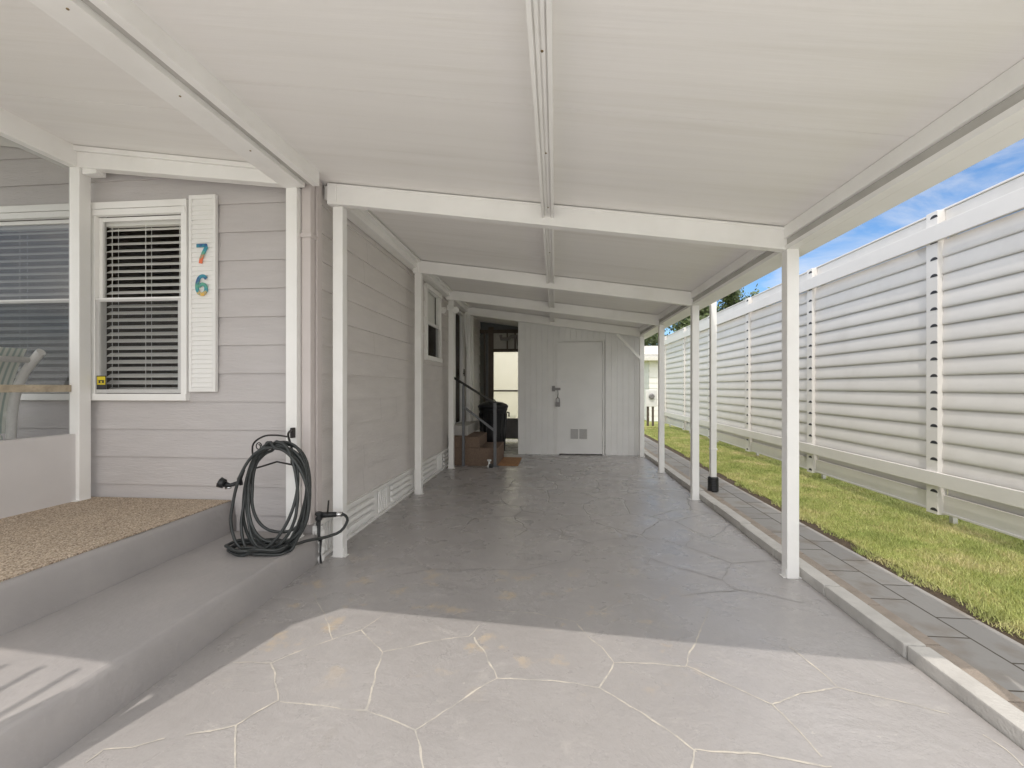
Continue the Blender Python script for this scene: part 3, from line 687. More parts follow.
# ------------------------------------------------------------------ porch
pr = thing('front_porch', 'raised screened porch with painted steps and pebble floor', 'porch', (-1.68,2.0,0))
def step(name, x0, x1, y0, y1, z1, m):
    b = MB(); n = 40
    # front face with slight unevenness and rounded nose
    prof = [(0,0),(.006,.4),(.003,.8),(-.004,.93),(-.016,1.0)]
    rows = []
    for i in range(n+1):
        y = y0+(y1-y0)*i/n
        rows.append([b.bm.verts.new((x1+p[0]+.007*mnoise.noise(Vector((y*2.2,p[1]*3,z1*5))), y, p[1]*z1+(.004*mnoise.noise(Vector((y*3,1,z1))) if p[1]>.9 else 0))) for p in prof] + [b.bm.verts.new((x0,y,z1))])
    for A,B in zip(rows,rows[1:]):
        for k in range(len(A)-1):
            f = b.bm.faces.new([A[k],B[k],B[k+1],A[k+1]]); f.smooth = k < 4
    b.bm.faces.new(rows[0]); b.bm.faces.new(rows[-1])
    return b.build(name, m, pr)
step('lower_step', -2.4, -1.675, -.6, YF-.02, .2, M['step'])
pf = step('platform', -6.3, -2.33, -.6, YF-.02, .415, M['step'])
b = MB(); b.box(-3.52,-2.36,-.6,YF-.022,.4165,.424); b.build('pebble_floor', M['pebble'], pr)
b = MB(); b.box(-3.545,-3.46,.1,3.0,.4165,.91,.006); b.build('knee_wall', M['knee'], pr)
def pmb(): return MB()
b = MB(); w=.0425; b.box(-3.475-w,-3.475+w,3.03-w,3.03+w,.424,2.85,.005); b.box(-3.475-w-.02,-3.475+w+.01,3.0-w,3.03+w*.8,.4245,.43); b.build('post', M['white'], pr)
b = MB(); b.box(-3.56,-3.45,.05,2.985,2.845,zc(-3.5)-.002,.004); b.build('side_beam', M['white'], pr)
# front beam across under roof, over the window
b = MB(); x0,x1 = -3.52,-1.84; 
b.hexa([(x0,2.985,zc(x0)-.15),(x1,2.985,zc(x1)-.118),(x1,3.06,zc(x1)-.118),(x0,3.06,zc(x0)-.15),(x0,2.985,zc(x0)-.004),(x1,2.985,zc(x1)-.004),(x1,3.06,zc(x1)-.004),(x0,3.06,zc(x0)-.004)],.004)
b.hexa([(x0,2.96,zc(x0)-.04),(x1,2.96,zc(x1)-.035),(x1,2.984,zc(x1)-.035),(x0,2.96+.024,zc(x0)-.04),(x0,2.96,zc(x0)-.004),(x1,2.96,zc(x1)-.004),(x1,2.984,zc(x1)-.004),(x0,2.984,zc(x0)-.004)],.002)
b.build('front_beam', M['white'], pr)
b = MB(); b.box(-3.425,-3.31,3.0,3.075,2.80,2.865,.006); b.build('beam_stub', M['white'], pr)
b = MB(); b.box(-3.52,-3.49,.1,2.985,1.215,1.265,.005); b.build('rail', M['weathered'], pr)
b = MB(); b.face([(-3.505,.1,.91),(-3.505,2.985,.91),(-3.505,2.985,2.85),(-3.505,.1,2.85)]); b.build('porch_screen', M['screen'], pr)
b = MB(); b.lathe((-3.0,1.66,zc(-3.0)-.035),[(.10,.045),(.13,.02),(.12,0),(.02,-.012)],24); b.build('ceiling_light', M['shutter'], pr)
for y_ in (.1,): 
    b = MB(); b.box(-3.55,-3.46,.02,.1,.42,2.85); b.build('post', M['white'], pr)
# slender unseen battens, added to cast the thin shadow lines on the step
tr = thing('shadow_battens', 'unseen slim battens added to cast thin shadow lines on the step', 'shadow caster', (-2.4,0,2.6))
b = MB()
for xb in [-2.20-.15*i for i in range(10)]: b.box(xb-.012,xb+.012,-2.0,-.05,2.72,2.76)
b.box(-3.7,-2.15,-2.05,-2.0,2.70,2.78); b.build('batten', M['white'], tr)

# chair on the porch (seen from behind through the screen)
ch = thing('wicker_chair', 'white wicker chair with striped green cushion behind the porch screen', 'chair', (-4.25,2.55,.415))
cx_, cy_ = -4.0, 2.60
b = MB()
for s in (-1,1):
    yy = cy_+s*.30
    b.tube([tuple(q) for q in smooth([(cx_+.14,yy,.42),(cx_+.13,yy,.8),(cx_+.15,yy,1.12),(cx_+.22,yy,1.32),(cx_+.34,yy,1.47),(cx_+.37,yy,1.50)])], .028, 10)
    b.tube([tuple(q) for q in smooth([(cx_-.42,yy,.42),(cx_-.42,yy,.85),(cx_-.36,yy,1.02),(cx_-.1,yy,1.06),(cx_+.14,yy,1.05)])], .024, 10)
    b.tube([(cx_-.42,yy,.80),(cx_+.13,yy,.80)], .02, 8); b.tube([(cx_-.42,yy,.6),(cx_+.13,yy,.6)], .014, 8)
for (xx,z) in ((cx_+.13,.80),(cx_+.13,.62),(cx_+.30,1.44),(cx_-.42,.80),(cx_-.42,.6)): b.tube([(xx,cy_-.3,z),(xx,cy_+.3,z)], .02, 8)
b.build('frame', M['wicker'], ch)
b = MB(); b.obox((cx_-.15,cy_,.86),(.54,.54,.11),None,.03); b.build('seat_cushion', M['cushion'], ch)
b = MB()
rows = []
for i in range(9):
    t = i/8; z = .92+t*.60; xx = cx_+.08+.16*t*t*1.1; th = .10*math.sin(math.pi*min(1,max(0,.12+t*.8)))+.02
    rows.append([(xx-th,z),(xx+.015,z)])
P = [r_[0] for r_ in rows]+[r_[1] for r_ in rows[::-1]]
for s,o_ in ((cy_-.29,0),(cy_+.29,0)): b.face([(p[0],s,p[1]) for p in P])
for i in range(len(P)): p,q = P[i],P[(i+1)%len(P)]; b.face([(p[0],cy_-.29,p[1]),(q[0],cy_-.29,q[1]),(q[0],cy_+.29,q[1]),(p[0],cy_+.29,p[1])],True)
b.build('back_cushion', M['cushion'], ch)

# ------------------------------------------------------------------ hose, hanger, tap
hh = thing('hose_hanger', 'black wrought iron hose hanger with scrollwork on the corner post', 'hose hanger', (-1.85,2.98,.8))
b = MB(); hx, hy = -1.795, 2.965
b.tube([tuple(q) for q in smooth([(hx-.185,hy-.12,.71),(hx-.19,hy-.14,.86),(hx-.11,hy-.15,.925),(hx-.02,hy-.15,.935),(hx+.05,hy-.14,.925)])], .006, 8)
b.tube([(hx-.185,hy-.12,.71),(hx-.02,hy-.14,.76),(hx+.08,hy-.13,.74)], .006, 8)
b.tube([tuple(q) for q in smooth([(hx+.0,hy-.01,.955),(hx+.045,hy-.12,.935),(hx+.09,hy-.15,.84),(hx+.08,hy-.13,.74),(hx+.10,hy-.03,.72)])], .007, 8)
b.box(hx-.01,hx+.008,hy-.01,hy+.028,.90,.97,.003)
b.build('frame', M['blackmetal'], hh)
b = MB()
for k in range(3):
    px_, pz_ = hx-.14+k*.062, .86+.008*k
    b.tube([(px_+.022*math.cos(t)*(1-t/14), hy-.15, pz_+.028*math.sin(t)*(1-t/14)) for t in [i*.5 for i in range(17)]], .0035, 6)
b.build('scroll', M['blackmetal'], hh)
hs = thing('garden_hose', 'dark grey garden hose coiled over the iron hanger', 'garden hose', (-1.9,2.85,.2))
b = MB(); pts = []
rnd = random.Random(5)
loops = 7
base_c = (-1.775, 2.81)
spec = [(.185,.56,.0),(.205,.62,.02),(.18,.66,-.02),(.22,.65,.01),(.205,.69,-.05),(.225,.70,-.08),(.215,.70,-.04)]
for k,(a,dz,cxo) in enumerate(spec):
    nseg = 36
    for i in range(nseg):
        t = 2*math.pi*i/nseg; s_, c_ = math.sin(t), math.cos(t)
        ztop = .875-.004*k+ .012*(k%3); z = ztop - dz/2*(1-c_)
        wid = a*(1.0 if c_>0 else 1.0+.0*c_)
        x = base_c[0]+cxo*(1-c_)/2 + wid*abs(s_)**.85*(1 if s_>0 else -1)*(1 if c_>-.3 else 1.02) + .006*math.sin(3*t+k)
        sag = max(0,-c_)
        y_ = base_c[1] - .018*k%.07 + .03*math.sin(t+k*1.3) - .03*sag - .02*(k%3)
        z += .01*math.sin(2*t+k)
        z = max(z, .215+.018*(k%2))
        pts.append((x,y_,z))
for i in range(17):
    t = math.pi*i/16; pts.append((base_c[0]-.10*(1-math.cos(t))/2+.21*math.sin(t), 2.76-.11*(1-math.cos(t))/2, .88-.33*(1-math.cos(t))))
# last turns lie on the step
for k,(ra,rb,z_) in enumerate(((.24,.10,.214),(.22,.085,.232),(.235,.10,.25))):
    for i in range(1,28):
        t = 2*math.pi*i/28
        pts.append((-1.875+ra*.85*math.sin(t), 2.74-.012*k+rb*(-math.cos(t)), z_+.006*math.sin(5*t)))
pts += [(-1.85,2.66,.235),(-1.74,2.72,.222),(-1.63,2.84,.24),(-1.55,2.95,.232),(-1.48,3.03,.25),(-1.455,3.08,.31),(-1.49,3.10,.345),(-1.56,3.105,.345)]
P2 = []
for q in pts:
    if not P2 or (Vector(q)-Vector(P2[-1])).length > .012: P2.append(q)
b.tube([tuple(q) for q in smooth(P2,3)], .0098, 8); b.build('hose_coil', mat('hose_rubber', (.032,.036,.036), .42, .3, 30), hs)
b = MB(); b.tube([(-2.06,2.84,.70),(-2.08,2.83,.64),(-2.075,2.84,.60)], [.012,.016,.012], 10); b.tube([(-2.09,2.83,.615),(-2.14,2.82,.60),(-2.17,2.81,.61)], [.014,.013,.02], 10)
b.tube([(-2.17,2.81,.61),(-2.20,2.80,.625)], [.03,.034], 14); b.build('nozzle', M['black'], hs)
b = MB(); b.tube([(-2.198,2.80,.624),(-2.206,2.797,.628)], [.025,.02], 14); b.tube([(-2.13,2.82,.585),(-2.165,2.81,.583)],[.008,.008],8); b.build('nozzle_face', M['chrome'], hs)
tp = thing('garden_tap', 'black garden tap with splitter at the foot of the corner', 'tap', (-1.62,3.07,.3))
b = MB(); b.tube([(-1.66,3.075,.345),(-1.545,3.10,.345)], [.022,.018], 12); b.lathe((-1.655,3.06,.31),[(.018,0),(.026,.015),(.015,.03),(.026,.045),(.02,.06)],12)
b.tube([(-1.655,3.06,.31),(-1.655,3.06,.20),(-1.64,3.06,.17)],[.014,.010,.018],10); b.tube([(-1.64,3.06,.17),(-1.645,3.06,.08),(-1.64,3.06,.01)],[.009,.006,.008],10)
b.build('valve', M['black'], tp)
b = MB(); b.tube([(-1.60,3.075,.34),(-1.59,3.075,.45)],.006,8); b.build('lever', M['blackmetal'], tp)
b = MB(); b.tube([(-1.57,3.10,.345),(-1.505,3.11,.345)],.017,12); b.build('hose_connector', M['chrome'], tp)

# ------------------------------------------------------------------ shed
sh = thing('storage_shed', 'pale grey grooved storage shed with a padlocked door', 'shed', (.45,8.45,0))
YS = 8.46
b = MB(); DX0, DX1, DZ = .05,.86,2.075
x = -.66; g = .006
def zt(x): return zc(x)-.01
while x < 1.575:
    x2 = min(x+.105, 1.575)
    def strip(a,c,z0):
        if c-a < 1e-3: return
        b.face([(a+g,YS,z0),(c-g,YS,z0),(c-g,YS,zt(c)),(a+g,YS,zt(a))])
        b.face([(a,YS+.007,z0),(a+g,YS,z0),(a+g,YS,zt(a)),(a,YS+.007,zt(a))])
        b.face([(c-g,YS,z0),(c,YS+.007,z0),(c,YS+.007,zt(c)),(c-g,YS,zt(c))])
    mid = (x+x2)/2
    strip(x,x2, DZ+.02 if DX0-.02 < mid < DX1+.02 else 0)
    x = x2
b.face([(-.66,YS+.007,0),(-.66,10.6,0),(-.66,10.6,zt(-.66)),(-.66,YS+.007,zt(-.66))]); b.face([(1.575,YS+.007,0),(1.575,10.6,0),(1.575,10.6,zt(1.575)),(1.575,YS+.007,zt(1.575))])
b.face([(-.66,10.6,0),(1.575,10.6,0),(1.575,10.6,zt(1.575)),(-.66,10.6,zt(-.66))])
b.build('shed_wall', M['shedwall'], sh)
b = MB(); b.box(-.685,-.655,YS-.012,YS+.03,0,zt(-.67)-.01,.003); b.box(1.54,1.585,YS-.012,YS+.03,0,zt(1.56)-.0,.003)
b.box(DX0-.045,DX0-.006,YS-.010,YS+.02,0,DZ+.045,.003); b.box(DX1+.006,DX1+.045,YS-.010,YS+.02,0,DZ+.045,.003); b.box(DX0-.006,DX1+.006,YS-.010,YS+.02,DZ+.008,DZ+.045,.003)
b.build('trim', M['shedtrim'], sh)
b = MB(); b.box(DX0,DX1,YS-.006,YS+.03,.018,DZ,.003)
for z in (.35,1.05,1.75): b.box(DX1-.006,DX1+.016,YS-.016,YS-.004,z,z+.09,.002)
door = b.build('door', M['shedwall'], sh)
b = MB(); b.use(M['shedtrim']); b.box(.26,.61,YS-.012,YS-.0065,.275,.50,.002)
b.use(M['pipe'])
for (a,c) in ((.285,.425),(.445,.585)):
    z = .30
    while z < .475: b.box(a,c,YS-.0145,YS-.0122,z,z+.008); z += .015
b.build('vent', None, door)
b = MB(); b.box(DX0-.06,DX0+.05,YS-.02,YS-.011,1.19,1.235,.002); b.box(DX0-.105,DX0-.05,YS-.03,YS-.013,1.17,1.27,.004); b.build('hasp', M['pipe'], door)
b = MB(); b.tube([(DX0+.0,YS-.03,1.20),(DX0+.005,YS-.035,1.13),(DX0+.0,YS-.035,1.07)],.007,6); b.tube([(DX0-.03,YS-.035,.97),(DX0-.03,YS-.035,1.03),(DX0,YS-.035,1.065),(DX0+.03,YS-.035,1.03),(DX0+.03,YS-.035,.97)],.008,8); b.obox((DX0,YS-.035,.93),(.085,.035,.085),None,.008); b.build('padlock', M['pipe'], door)
b = MB(); b.box(DX0+.06,DX0+.16,YS-.009,YS-.007,1.33,1.365); b.build('sticker', M['stickerwhite'], door)
b = MB(); b.box(DX0-.03,DX0+.0,YS-.012,YS-.0105,1.34,1.40); b.build('sticker', M['stickerwhite'], door)

# rear entry screen wall between house and shed
re = thing('rear_entry', 'dark framed rear entry with a bright frosted glass door', 'doorway', (-1.1,10.3,0))
YR = 10.32
b = MB(); b.box(-1.52,-1.40,YR,YR+.05,.02,2.62,.003); b.box(-.80,-.70,YR,YR+.05,.02,2.6,.003); b.box(-1.40,-.80,YR,YR+.05,2.05,2.12,.003); b.box(-1.72,-.66,YR-.01,YR+.05,2.48,2.56,.003); b.box(-1.1,-1.07,YR,YR+.04,2.12,2.48); b.box(-.92,-.89,YR,YR+.04,2.12,2.48)
b.box(-1.40,-.80,YR,YR+.05,1.145,1.18,.002)
b.build('frame', M['darkwood'], re)
b = MB(); b.box(-1.72,-.66,YR+.06,YR+.09,2.561,2.8); b.box(-1.71,-1.53,YR+.06,YR+.09,.0,2.56); b.box(-.79,-.66,YR+.06,YR+.09,.0,2.56); b.build('surround', M['railpaint'], re)
b = MB(); b.box(-1.40,-.80,YR+.01,YR+.03,.07,.52); b.box(-1.40,-.80,YR,YR+.04,.50,.535,.002); b.build('kick_panel', M['pipe'], re)
b = MB(); b.face([(-1.40,YR+.02,.52),(-.80,YR+.02,.52),(-.80,YR+.02,2.05),(-1.40,YR+.02,2.05)]); b.build('pane', M['frost'], re)
b = MB(); b.box(-1.40,-.66,YR+.015,YR+.03,2.12,2.48); b.build('transom_panel', M['groove'], re)
b = MB(); b.tube([(-1.22,YR-.15,2.42),(-1.2,YR-.15,2.33),(-1.05,YR-.15,2.33),(-.98,YR-.15,2.38),(-.68,YR-.15,2.38)],.04,10); b.tube([(-.82,YR-.17,2.38),(-.80,YR-.17,2.2),(-.68,YR-.17,2.16)],.045,10); b.build('duct_pipe', M['pipe'], re)
b = MB(); b.box(-1.72,-1.60,YR-.02,YR,.3,2.45,.003); b.build('side_light', M['frost'], re)
b = MB(); b.box(-1.62,-1.58,YR-.06,YR-.02,.0,2.5,.003); b.build('stud', M['darkwood'], re)
gw = thing('glow_backing_wall', 'cream wall added behind the rear entry glass to make it glow', 'wall', (-1.2,12.9,0))
b = MB(); b.box(-4,.6,12.8,12.95,-.1,3.2,.01); b.box(-4.05,.65,12.75,13,3.2,3.26,.01); b.build('wall_face', mat('cream_render', (.80,.76,.66), .8, .05, 2), gw)
# pale wall beyond the pane is added to make the glass glow
# white screen panel beside the side door
sp = thing('side_partition', 'narrow white partition with diagonal brace beside the trash can', 'partition', (-1.6,8.5,0))
b = MB(); b.box(-1.62,-1.56,8.60,8.66,0,2.6,.003); b.box(-1.70,-1.66,9.1,9.16,0,2.6,.003); b.bar((-1.66,8.9,2.5),(-1.60,8.63,2.0),.03,.04); b.build('frame', M['white'], sp)
b = MB(); b.box(-1.66,-1.63,8.7,9.05,.5,2.0,.003); b.build('panel', M['white'], sp)

# side steps with rail
st = thing('carpeted_steps', 'brown carpeted steps leading up to the side door', 'steps', (-1.3,7.5,0))
b = MB(); b.box(-1.69,-.90,7.12,8.0,0,.285,.01); b.build('lower_step', M['brownstep'], st)
b = MB(); b.box(-1.69,-1.19,7.125,8.0,.286,.46,.01); b.build('upper_step', M['brownstep'], st)
b = MB(); b.box(-1.69,-1.42,7.3,8.3,.461,.62,.005); b.build('door_landing', M['groove'], st)
hr = thing('handrail', 'black metal handrail with grey posts beside carpeted steps', 'handrail', (-.94,7.08,0))
b = MB(); b.bar((-1.60,7.08,1.40),(-.95,7.08,1.00),.04,.035,.005); b.build('top_rail', M['blackmetal'], hr)
b = MB(); b.bar((-1.44,7.08,.94),(-.95,7.08,.57),.025,.035,.003); b.build('middle_rail', M['railpaint'], hr)
b = MB(); b.box(-.96,-.915,7.06,7.10,0,1.0,.004); b.box(-1.0,-.875,7.04,7.12,0,.012,.003); b.build('post', M['railpaint'], hr)
b = MB(); b.box(-1.46,-1.42,7.06,7.10,.0,1.28,.004); b.build('post', M['railpaint'], hr)
fg = thing('floor_faucet', 'small white and dark faucet fitting at the foot of the handrail', 'faucet', (-1.02,7.03,0))
b = MB(); b.lathe((-1.02,7.02,0),[(.03,0),(.03,.03),(.015,.04),(.015,.09),(.032,.10),(.032,.12)],12); b.build('fitting', M['stickerwhite'], fg)
b = MB(); b.lathe((-.99,7.0,0),[(.035,0),(.03,.05),(.012,.06)],12); b.build('cap', M['black'], fg)
# security light on third left post
sl = thing('security_light', 'small white twin flood light on top of the far left post', 'light fixture', (-1.585,6.8,2.45))
b = MB(); b.box(-1.63,-1.53,6.79,6.83,2.42,2.50,.005); b.build('base', M['shutter'], sl)
for s in (-1,1):
    b = MB(); cx2 = -1.58+s*.09; b.tube([(cx2,6.80,2.44),(cx2+s*.01,6.70,2.40)],[.03,.05],12); b.build('lamp_head', M['shutter'], sl)

# trash can
tc_ = thing('trash_can', 'large black lidded trash can behind the carpeted steps', 'trash can', (-1.1,8.2,0))
b = MB(); prof = [(.19,.0),(.2,.02),(.225,.4),(.245,.78),(.26,.80),(.26,.84)]
b.lathe((-1.11,8.12,.04),prof,32)
for k in range(16):
    a = 2*math.pi*k/16; b.tube([(-1.11+.205*math.cos(a),8.12+.205*math.sin(a),.1),(-1.11+.245*math.cos(a),8.12+.245*math.sin(a),.78)],.012,6)
b.build('body', M['bin'], tc_)
b = MB(); b.lathe((-1.11,8.12,.88),[(.272,0),(.275,.03),(.25,.06),(.16,.10),(.04,.115)],32); b.tube([(-1.17,8.0,.99),(-1.16,7.98,1.02),(-1.06,7.98,1.02),(-1.05,8.0,.99)],.012,8); b.build('lid', M['bin'], tc_)
b = MB(); b.tube([(-.86,8.1,.8),(-.82,8.1,.79),(-.82,8.1,.72)],.014,8); b.build('handle', M['bin'], tc_)
b = MB(); b.box(-.90,-.58,7.16,7.95,.002,.02,.005); tag(b.build('door_mat', M['mat']), 'small brown door mat on the floor beside the steps', 'door mat')

# ------------------------------------------------------------------ louvered fence
fe = thing('louvered_fence', 'tall white louvered screen fence standing along the lawn', 'fence', (3.5,6.6,0))
stY = [-1.52,.50,2.52,4.55,6.58,8.62,10.67,12.75,14.9]
XF = 3.5
for y in stY:
    b = MB(); b.use(M['fence2'])
    b.box(XF-.035,XF+.05,y-.065,y+.065,.085,2.862,.005); b.use(M['dark'])
    z = .60
    zs = [.285,.115]+[.577+.153*k for k in range(14)]+[2.80]
    for z in zs:
        n=8; r_ = .042; vs = [(XF-.0365,y-.026+r_*math.cos(math.pi*i/n)*1.0,z+.028*math.sin(math.pi*i/n)) for i in range(n+1)]
        b.face(vs)
    b.build('stile', None, fe)
prof = [(.002,.0175),(-.02,.0150),(-.05,.009),(-.08,.004),(-.115,.0005),(-.138,.0),(-.150,.002),(-.156,.006)]
for a,c in zip(stY, stY[1:]):
    b = MB(); y0,y1 = a+.065,c-.065
    z = 2.574+.02
    ztops = []
    z = .575+.153*13+.02
    for k in range(14):
        zz = .595+.153*(k)
        wob = random.uniform(-.002,.002)
        prev = None
        for dz,dx in prof:
            cur = [b.bm.verts.new((XF+dx+wob,y0,zz+dz)),b.bm.verts.new((XF+dx-wob,y1,zz+dz))]
            if prev:
                f = b.bm.faces.new([prev[0],prev[1],cur[1],cur[0]]); f.smooth = True
            prev = cur
    b.box(XF+.05,XF+.06,y0,y1,.1,2.6)
    # lowest apron, top fascia
    b.box(XF+.012,XF+.03,y0,y1,.10,.27,.004); b.box(XF+.0,XF+.03,y0,y1,.10,.118,.004)
    b.box(XF+.03,XF+.045,y0,y1,2.6,2.855,.004)
    b.box(XF+.0,XF+.012,y0,y1,.436,.448)
    b.build('louver_panel', M['fence'], fe)
for (z0,z1) in ((.35,.475),(2.575,2.725)):
    b = MB(); b.box(XF-.062,XF-.036,-1.6,15,z0,z1,.004); b.build('rail', M['fence2'], fe)
b = MB(); b.box(XF+.02,XF+.18,-1.6,15,2.858,2.875,.004); b.build('cap', M['fence2'], fe)
for y in stY:
    b = MB(); b.box(XF+.13,XF+.17,y-.02,y+.02,-.1,2.85); b.build('post', M['groove'], fe)

# ------------------------------------------------------------------ far things
ub = thing('utility_cabinet', 'pale utility cabinet with round meter standing on two legs', 'utility box', (3.08,15,0))
b = MB(); b.box(2.90,3.26,14.95,15.12,.62,1.16,.015); b.build('cabinet', M['shedtrim'], ub)
b = MB(); b.lathe((3.08,14.95,.95),[(.09,0),(.09,-.05),(.06,-.08)],20,'y'); b.build('meter', M['pipe'], ub)
for xx in (2.98,3.14):
    b = MB(); b.box(xx-.03,xx+.03,15.0,15.06,-.1,.62); b.build('leg', M['darkwood'], ub)
nh = thing('neighbour_house', 'white sided neighbour home with pale eave behind the fence end', 'house', (5,17,0))
b = MB(); siding(b,(3.42,17,0),(1,0,0),(0,-1,0),8,0,2.2,.2); siding(b,(3.42,25,0),(0,-1,0),(-1,0,0),8,0,2.2,.2); b.build('wall', M['housewhite'], nh)
b = MB(); b.hexa([(3.15,16.6,2.2),(11.7,16.6,2.2),(11.7,25.4,2.2),(3.15,25.4,2.2),(3.15,16.6,2.32),(11.7,16.6,2.32),(11.7,25.4,2.9),(3.15,25.4,2.9)]); b.build('roof', M['shingle'], nh)
nh2 = thing('distant_house', 'pale low house with wide eave beyond the storage shed', 'house', (1,27,0))
b = MB(); siding(b,(-5,27,0),(1,0,0),(0,-1,0),11,0,2.7,.2); b.build('wall', M['housewhite'], nh2)
b = MB(); b.hexa([(-5.5,26.2,2.9),(6.6,26.2,2.9),(6.6,33,2.9),(-5.5,33,2.9),(-5.5,26.2,3.1),(6.6,26.2,3.1),(6.6,30,3.9),(-5.5,30,3.9)]); b.build('roof', M['shingle'], nh2)
for x in (0,2.2,4.4):
    b = MB(); b.box(x,x+.9,26.93,26.97,1.0,2.1); b.build('window', M['dark'], nh2)

def leaves(b, c, rad, n, size, rnd, squash=.8):
    clumps = []
    for i in range(int(14+rad*10)):
        while True:
            v = Vector([rnd.uniform(-1,1) for _ in range(3)])
            if v.length <= 1: break
        v *= rad; v.z *= squash; clumps.append((Vector(c)+v, rad*rnd.uniform(.16,.34)))
    for i in range(n):
        cc_, r_ = rnd.choice(clumps); v = Vector([rnd.gauss(0,.5) for _ in range(3)])*r_
        p = cc_+v; s = size*rnd.uniform(.6,1.4)
        u = Vector([rnd.uniform(-1,1) for _ in range(3)]).normalized(); w = u.orthogonal().normalized()*s*.55; u *= s
        b.face([p-u, p+w, p+u, p-w])
def tree(name, label, base, trunk_h, crown_c, rad, n, size, m, seed, cat='tree'):
    rnd = random.Random(seed)
    t = thing(name, label, cat, base, 'trees beyond the fence')
    b = MB(); bx,by,bz = base
    top = Vector(crown_c)
    b.tube([base,(bx+.1,by,bz+trunk_h*.6),tuple(top-Vector((0,0,rad*.5))),tuple(top)],[.2,.15,.1,.04],10)
    for k in range(8):
        v = Vector((rnd.uniform(-1,1),rnd.uniform(-1,1),rnd.uniform(-.1,.8))).normalized()*rad*.85
        s = top-Vector((0,0,rad*rnd.uniform(.2,.7))); b.tube([tuple(s),tuple(s+v*.5+Vector((0,0,.1))),tuple(s+v)],[.07,.045,.015],6)
    b.build('trunk', M['bark'], t)
    b = MB(); leaves(b, crown_c, rad, n, size, rnd); b.build('crown', m, t)
tree('oak_tree','broad green oak crown rising highest above the fence',(9.6,26,0),4,(9.5,26,5.5),1.9,9000,.10,M['leaf'],2)
tree('oak_tree','loose green tree with sky gaps left of the tallest oak',(7.6,25,0),3,(7.7,25,4.7),1.4,5000,.09,M['leaf'],4)
tree('oak_tree','thin tree behind the pale eave at the fence end',(4.4,31,0),4,(4.2,31,5.3),2.0,6000,.10,M['leaf'],6)
tree('oak_tree','far thin tree glimpsed in the gap beside the shed corner',(6.6,34,0),4,(6.6,34,5.0),1.8,4500,.10,M['leaf'],9)
sb = thing('shrub', 'yellow-green bushy shrub behind the utility cabinet', 'shrub', (3.1,19,0))
b = MB(); b.tube([(3.35,19,-.1),(3.35,19,.8)],.04,6); b.tube([(3.35,19,.3),(3.1,19,1)],.025,6); b.build('stem', M['bark'], sb)
b = MB(); leaves(b,(3.35,19,1.45),.62,2600,.06,random.Random(3),1.0); b.build('foliage', M['leaf2'], sb)

# ------------------------------------------------------------------ light, world, camera
kx, ky = .17, .62
sd = Vector((kx,ky,-1)).normalized()
sun = bpy.data.lights.new('Sun','SUN'); sun.energy = SUN = 1.95; sun.angle = R(.4); sun.color = (1,.93,.85)
so = bpy.data.objects.new('Sun', sun); COL.objects.link(so); so.rotation_euler = sd.to_track_quat('-Z','Y').to_euler(); so.location = (-3,-8,12)
w = bpy.data.worlds.new('World'); S.world = w; CLOUD_FILL = 16.0; w.use_nodes = True; nt = w.node_tree; L = nt.links.new
bg = nt.nodes['Background']; sky = nt.nodes.new('ShaderNodeTexSky'); sky.sky_type = 'NISHITA'; sky.sun_disc = False
sky.sun_elevation = math.asin(-sd.z); sky.sun_rotation = math.atan2(-sd.x,-sd.y); sky.air_density = 1.0; sky.dust_density = .4; sky.ozone_density = 2.0
tcw = nt.nodes.new('ShaderNodeTexCoord'); mp = nt.nodes.new('ShaderNodeMapping'); mp.inputs['Scale'].default_value = (1,1,2.6); L(tcw.outputs['Generated'], mp.inputs[0])
cn = nt.nodes.new('ShaderNodeTexNoise'); cn.inputs['Scale'].default_value = 3.2; cn.inputs['Detail'].default_value = 10; cn.inputs['Roughness'].default_value = .6; cn.inputs['Distortion'].default_value = .5; L(mp.outputs[0], cn.inputs['Vector'])
cr = nt.nodes.new('ShaderNodeMapRange'); cr.inputs['From Min'].default_value = .50; cr.inputs['From Max'].default_value = .68; cr.inputs['To Max'].default_value = .75; L(cn.outputs['Fac'], cr.inputs['Value'])
tn = nt.nodes.new('ShaderNodeMix'); tn.data_type = 'RGBA'; tn.blend_type = 'MULTIPLY'; tn.inputs['Factor'].default_value = 1; tn.inputs['B'].default_value = (.74,.96,1.15,1); L(sky.outputs[0], tn.inputs['A'])
mx = nt.nodes.new('ShaderNodeMix'); mx.data_type = 'RGBA'; L(cr.outputs[0], mx.inputs['Factor']); L(tn.outputs['Result'], mx.inputs['A']); mx.inputs['B'].default_value = (6.0,6.1,6.3,1)
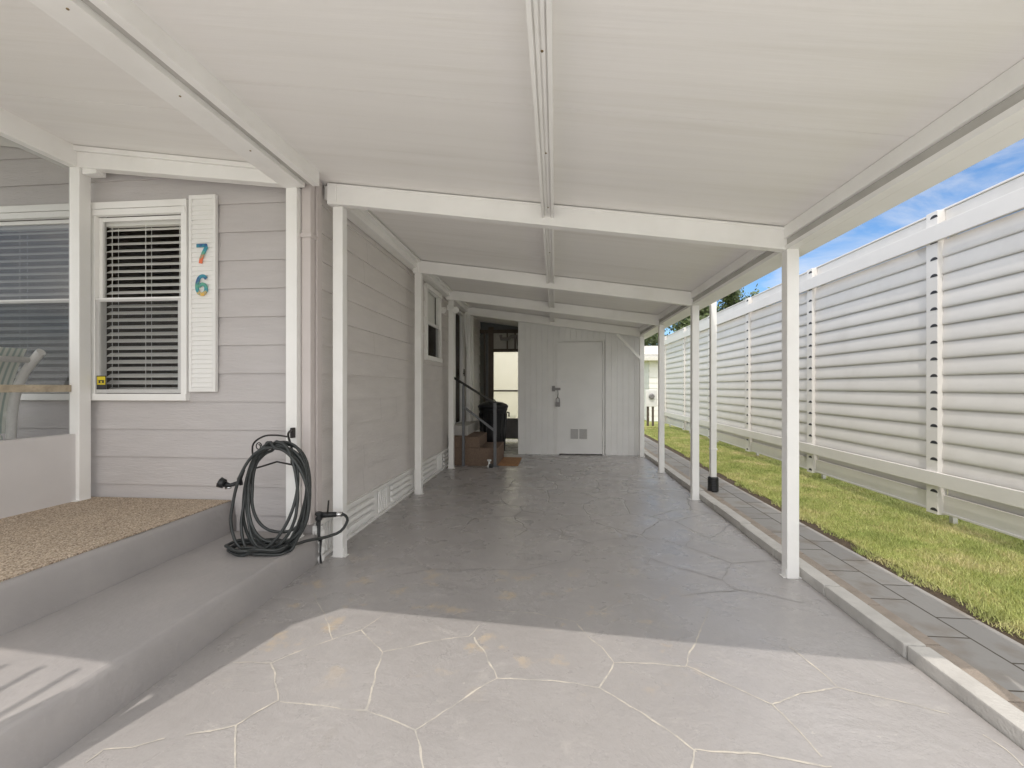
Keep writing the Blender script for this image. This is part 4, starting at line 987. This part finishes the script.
# bright cloud bank added behind and above the viewer to light the interior
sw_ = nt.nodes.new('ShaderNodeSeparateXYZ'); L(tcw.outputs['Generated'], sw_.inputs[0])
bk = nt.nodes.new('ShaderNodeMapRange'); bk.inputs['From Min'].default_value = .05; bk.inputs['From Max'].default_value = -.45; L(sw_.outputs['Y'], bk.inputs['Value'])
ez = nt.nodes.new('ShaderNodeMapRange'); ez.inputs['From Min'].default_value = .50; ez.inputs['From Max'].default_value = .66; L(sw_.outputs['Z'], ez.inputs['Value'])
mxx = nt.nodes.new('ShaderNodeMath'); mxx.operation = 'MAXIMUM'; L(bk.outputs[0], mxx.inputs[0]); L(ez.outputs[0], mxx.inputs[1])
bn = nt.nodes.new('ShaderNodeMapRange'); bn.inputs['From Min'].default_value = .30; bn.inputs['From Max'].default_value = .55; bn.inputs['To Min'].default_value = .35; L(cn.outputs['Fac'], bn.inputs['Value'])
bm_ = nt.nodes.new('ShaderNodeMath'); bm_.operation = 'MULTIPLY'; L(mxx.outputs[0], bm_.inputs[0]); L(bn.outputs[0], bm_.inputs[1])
mx2 = nt.nodes.new('ShaderNodeMix'); mx2.data_type = 'RGBA'; L(bm_.outputs[0], mx2.inputs['Factor']); L(mx.outputs['Result'], mx2.inputs['A']); mx2.inputs['B'].default_value = (CLOUD_FILL*.97,CLOUD_FILL*.955,CLOUD_FILL*.93,1)
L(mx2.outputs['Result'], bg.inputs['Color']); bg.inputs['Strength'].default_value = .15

cam = bpy.data.cameras.new('Camera'); co = bpy.data.objects.new('Camera', cam); COL.objects.link(co); S.camera = co
f = 455.; th = math.atan(43/f)
cam.sensor_width = 36; cam.lens = f/1024*36; cam.shift_y = 3/1024; cam.clip_end = 1000; cam.clip_start = .05
co.location = (0,0,H); co.rotation_euler = (R(90),0,th)
S.view_settings.view_transform = 'Standard'; S.view_settings.look = 'None'; S.view_settings.exposure = 0; S.view_settings.gamma = 1
S.cycles.max_bounces = 16; S.cycles.diffuse_bounces = 7; S.cycles.glossy_bounces = 4; S.cycles.transparent_max_bounces = 12
S.cycles.sample_clamp_indirect = 6
